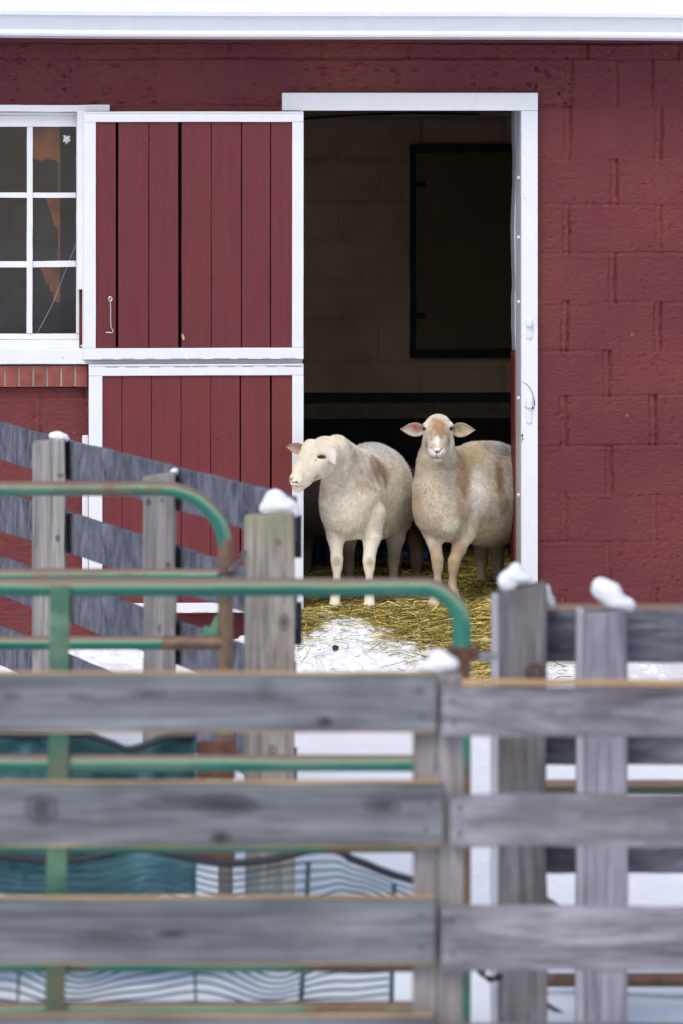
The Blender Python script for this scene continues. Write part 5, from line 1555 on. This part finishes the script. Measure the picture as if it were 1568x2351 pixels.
o = mesh_obj('panel', vv, ff, tarp_mat(), tt); o.location = [-float(a_) for a_ in bT]
o.data.polygons.foreach_set('use_smooth', [True] * len(o.data.polygons))
mb = MB(); mb.tube([q(x_, y_, YT - .03) for (x_, y_) in [(x__, np.interp(x__, [p_[0] for p_ in tops], [p_[1] for p_ in tops])) for x__ in range(-900, 451, 15)]], .010, 8)
mb.build('hem', M['black'], tt, True, bT)
mb = MB(); mb.box(q(452, 1950, YT - .02), q(474, 1700, YT + .02), .004); mb.build('end_pole', M['black'], tt, False, bT)
mb = MB(); mb.box(q(455, 1740, YT - .03), q(545, 1700, YT), .004); mb.box(q(440, 1975, YT - .03), q(540, 1952, YT), .004); mb.box(q(455, 1788, YT - .03), q(540, 1752, YT), .004); mb.build('clamp', M['rusty'], tt, False, bT)

# netting: fine strands over the snow, wavy
YN = -8.6
bN = q(500, 2300, YN)
net = thing('snow_netting', 'translucent dark stranded netting drooping low over the snow', 'netting', bN, True)
ropex = [-900, -500, -250, -60, 30, 100, 200, 290, 330, 420, 520, 640, 700, 760, 812]
ropey = [1950, 1985, 1948, 1958, 1968, 1978, 1972, 1950, 1946, 1968, 1985, 1972, 1952, 1950, 1955]
mb = MB(); pr = [(x_, float(np.interp(x_, ropex, ropey))) for x_ in range(-900, 813, 12)] + [(840, 1972), (870, 1996), (905, 2018), (950, 2042)]
# smooth the rope
pr = [(pr[i][0], sum(pr[max(0, min(len(pr) - 1, i + k))][1] for k in range(-3, 4)) / 7) for i in range(len(pr))]
mb.tube([q(x_, y_, YN) for x_, y_ in pr], .0115, 8)
mb.build('top_rope', M['black'], net, True, bN)
strands = MB()
def wave_row(t, x):
    top = np.interp(x, [p_[0] for p_ in pr], [p_[1] for p_ in pr]) + 6
    low = 2325 + 5 * math.sin(x / 60)
    w1 = 34 * math.sin((x - 120) / 215 * pi) * min(1, t * 2.0) + 10 * math.sin(x / 37 + t * 5)
    return top + (low - top) * t + w1 * (math.sin(pi * t) ** .6)
for k in range(1, 21):
    t = k / 21
    xe = 950 if t < .35 else 905
    pts_ = [q(x_, wave_row(t, x_), YN + .03 * math.sin(x_ / 90 + k)) for x_ in range(-900, xe, 14)]
    strands.tube(pts_, .0036, 5)
strands.build('strands', simple('net_strand', lin(58, 96, 112), .7), net, True, bN)
mb = MB()
for (xa, xb_) in ((708, 690), (905, 898), (440, 450), (55, 40)):
    mb.tube([q(xa, wave_row(.05, xa), YN), q((xa + xb_) / 2, wave_row(.5, xa), YN), q(xb_, wave_row(.99, xb_), YN)], .008 if xa > 600 else .004, 6)
mb.build('tie_cord', simple('net_cord', (.02, .06, .07), .7), net, True, bN)
# fine veil between the strands
def veil():
    t = NT('net_veil'); n_ = t.t.nodes
    tr = t.n('ShaderNodeBsdfTransparent'); df_ = t.n('ShaderNodeBsdfDiffuse'); df_.inputs[0].default_value = (*lin(88, 128, 142), 1)
    mx = t.n('ShaderNodeMixShader'); t.l(t.ramp(t.noise(t.co(), 5, 3), [(.3, .12), (.7, .26)]), mx.inputs[0])
    t.l(tr.outputs[0], mx.inputs[1]); t.l(df_.outputs[0], mx.inputs[2]); t.l(mx.outputs[0], t.out.inputs[0]); return t.m
vx = [p_[0] for p_ in pr if p_[0] > -880]; vvv = []; fff = []
for j in range(15):
    for i, x_ in enumerate(vx):
        p_ = q(min(x_, 905 if j > 5 else 960), wave_row(j / 14, x_), YN + .03 * math.sin(x_ / 90) + .008); vvv.append(tuple(p_))
nn = len(vx)
for j in range(14):
    for i in range(nn - 1): a_ = j * nn + i; fff.append((a_, a_ + nn, a_ + nn + 1, a_ + 1))
o = mesh_obj('mesh_fabric', vvv, fff, veil(), net); o.location = [-float(a_) for a_ in bN]
# dark heap of bundled cloth at the bottom left
mb = MB(); mb.tube([q(x_, 2340 + 6 * math.sin(x_ / 33), YN + .05) for x_ in range(-700, 720, 20)], [.022 + .006 * math.sin(i * .9) for i in range(71)], 8)
mb.build('rolled_hem', simple('dark_blue_cloth', (.02, .035, .06), .8), net, True, bN)
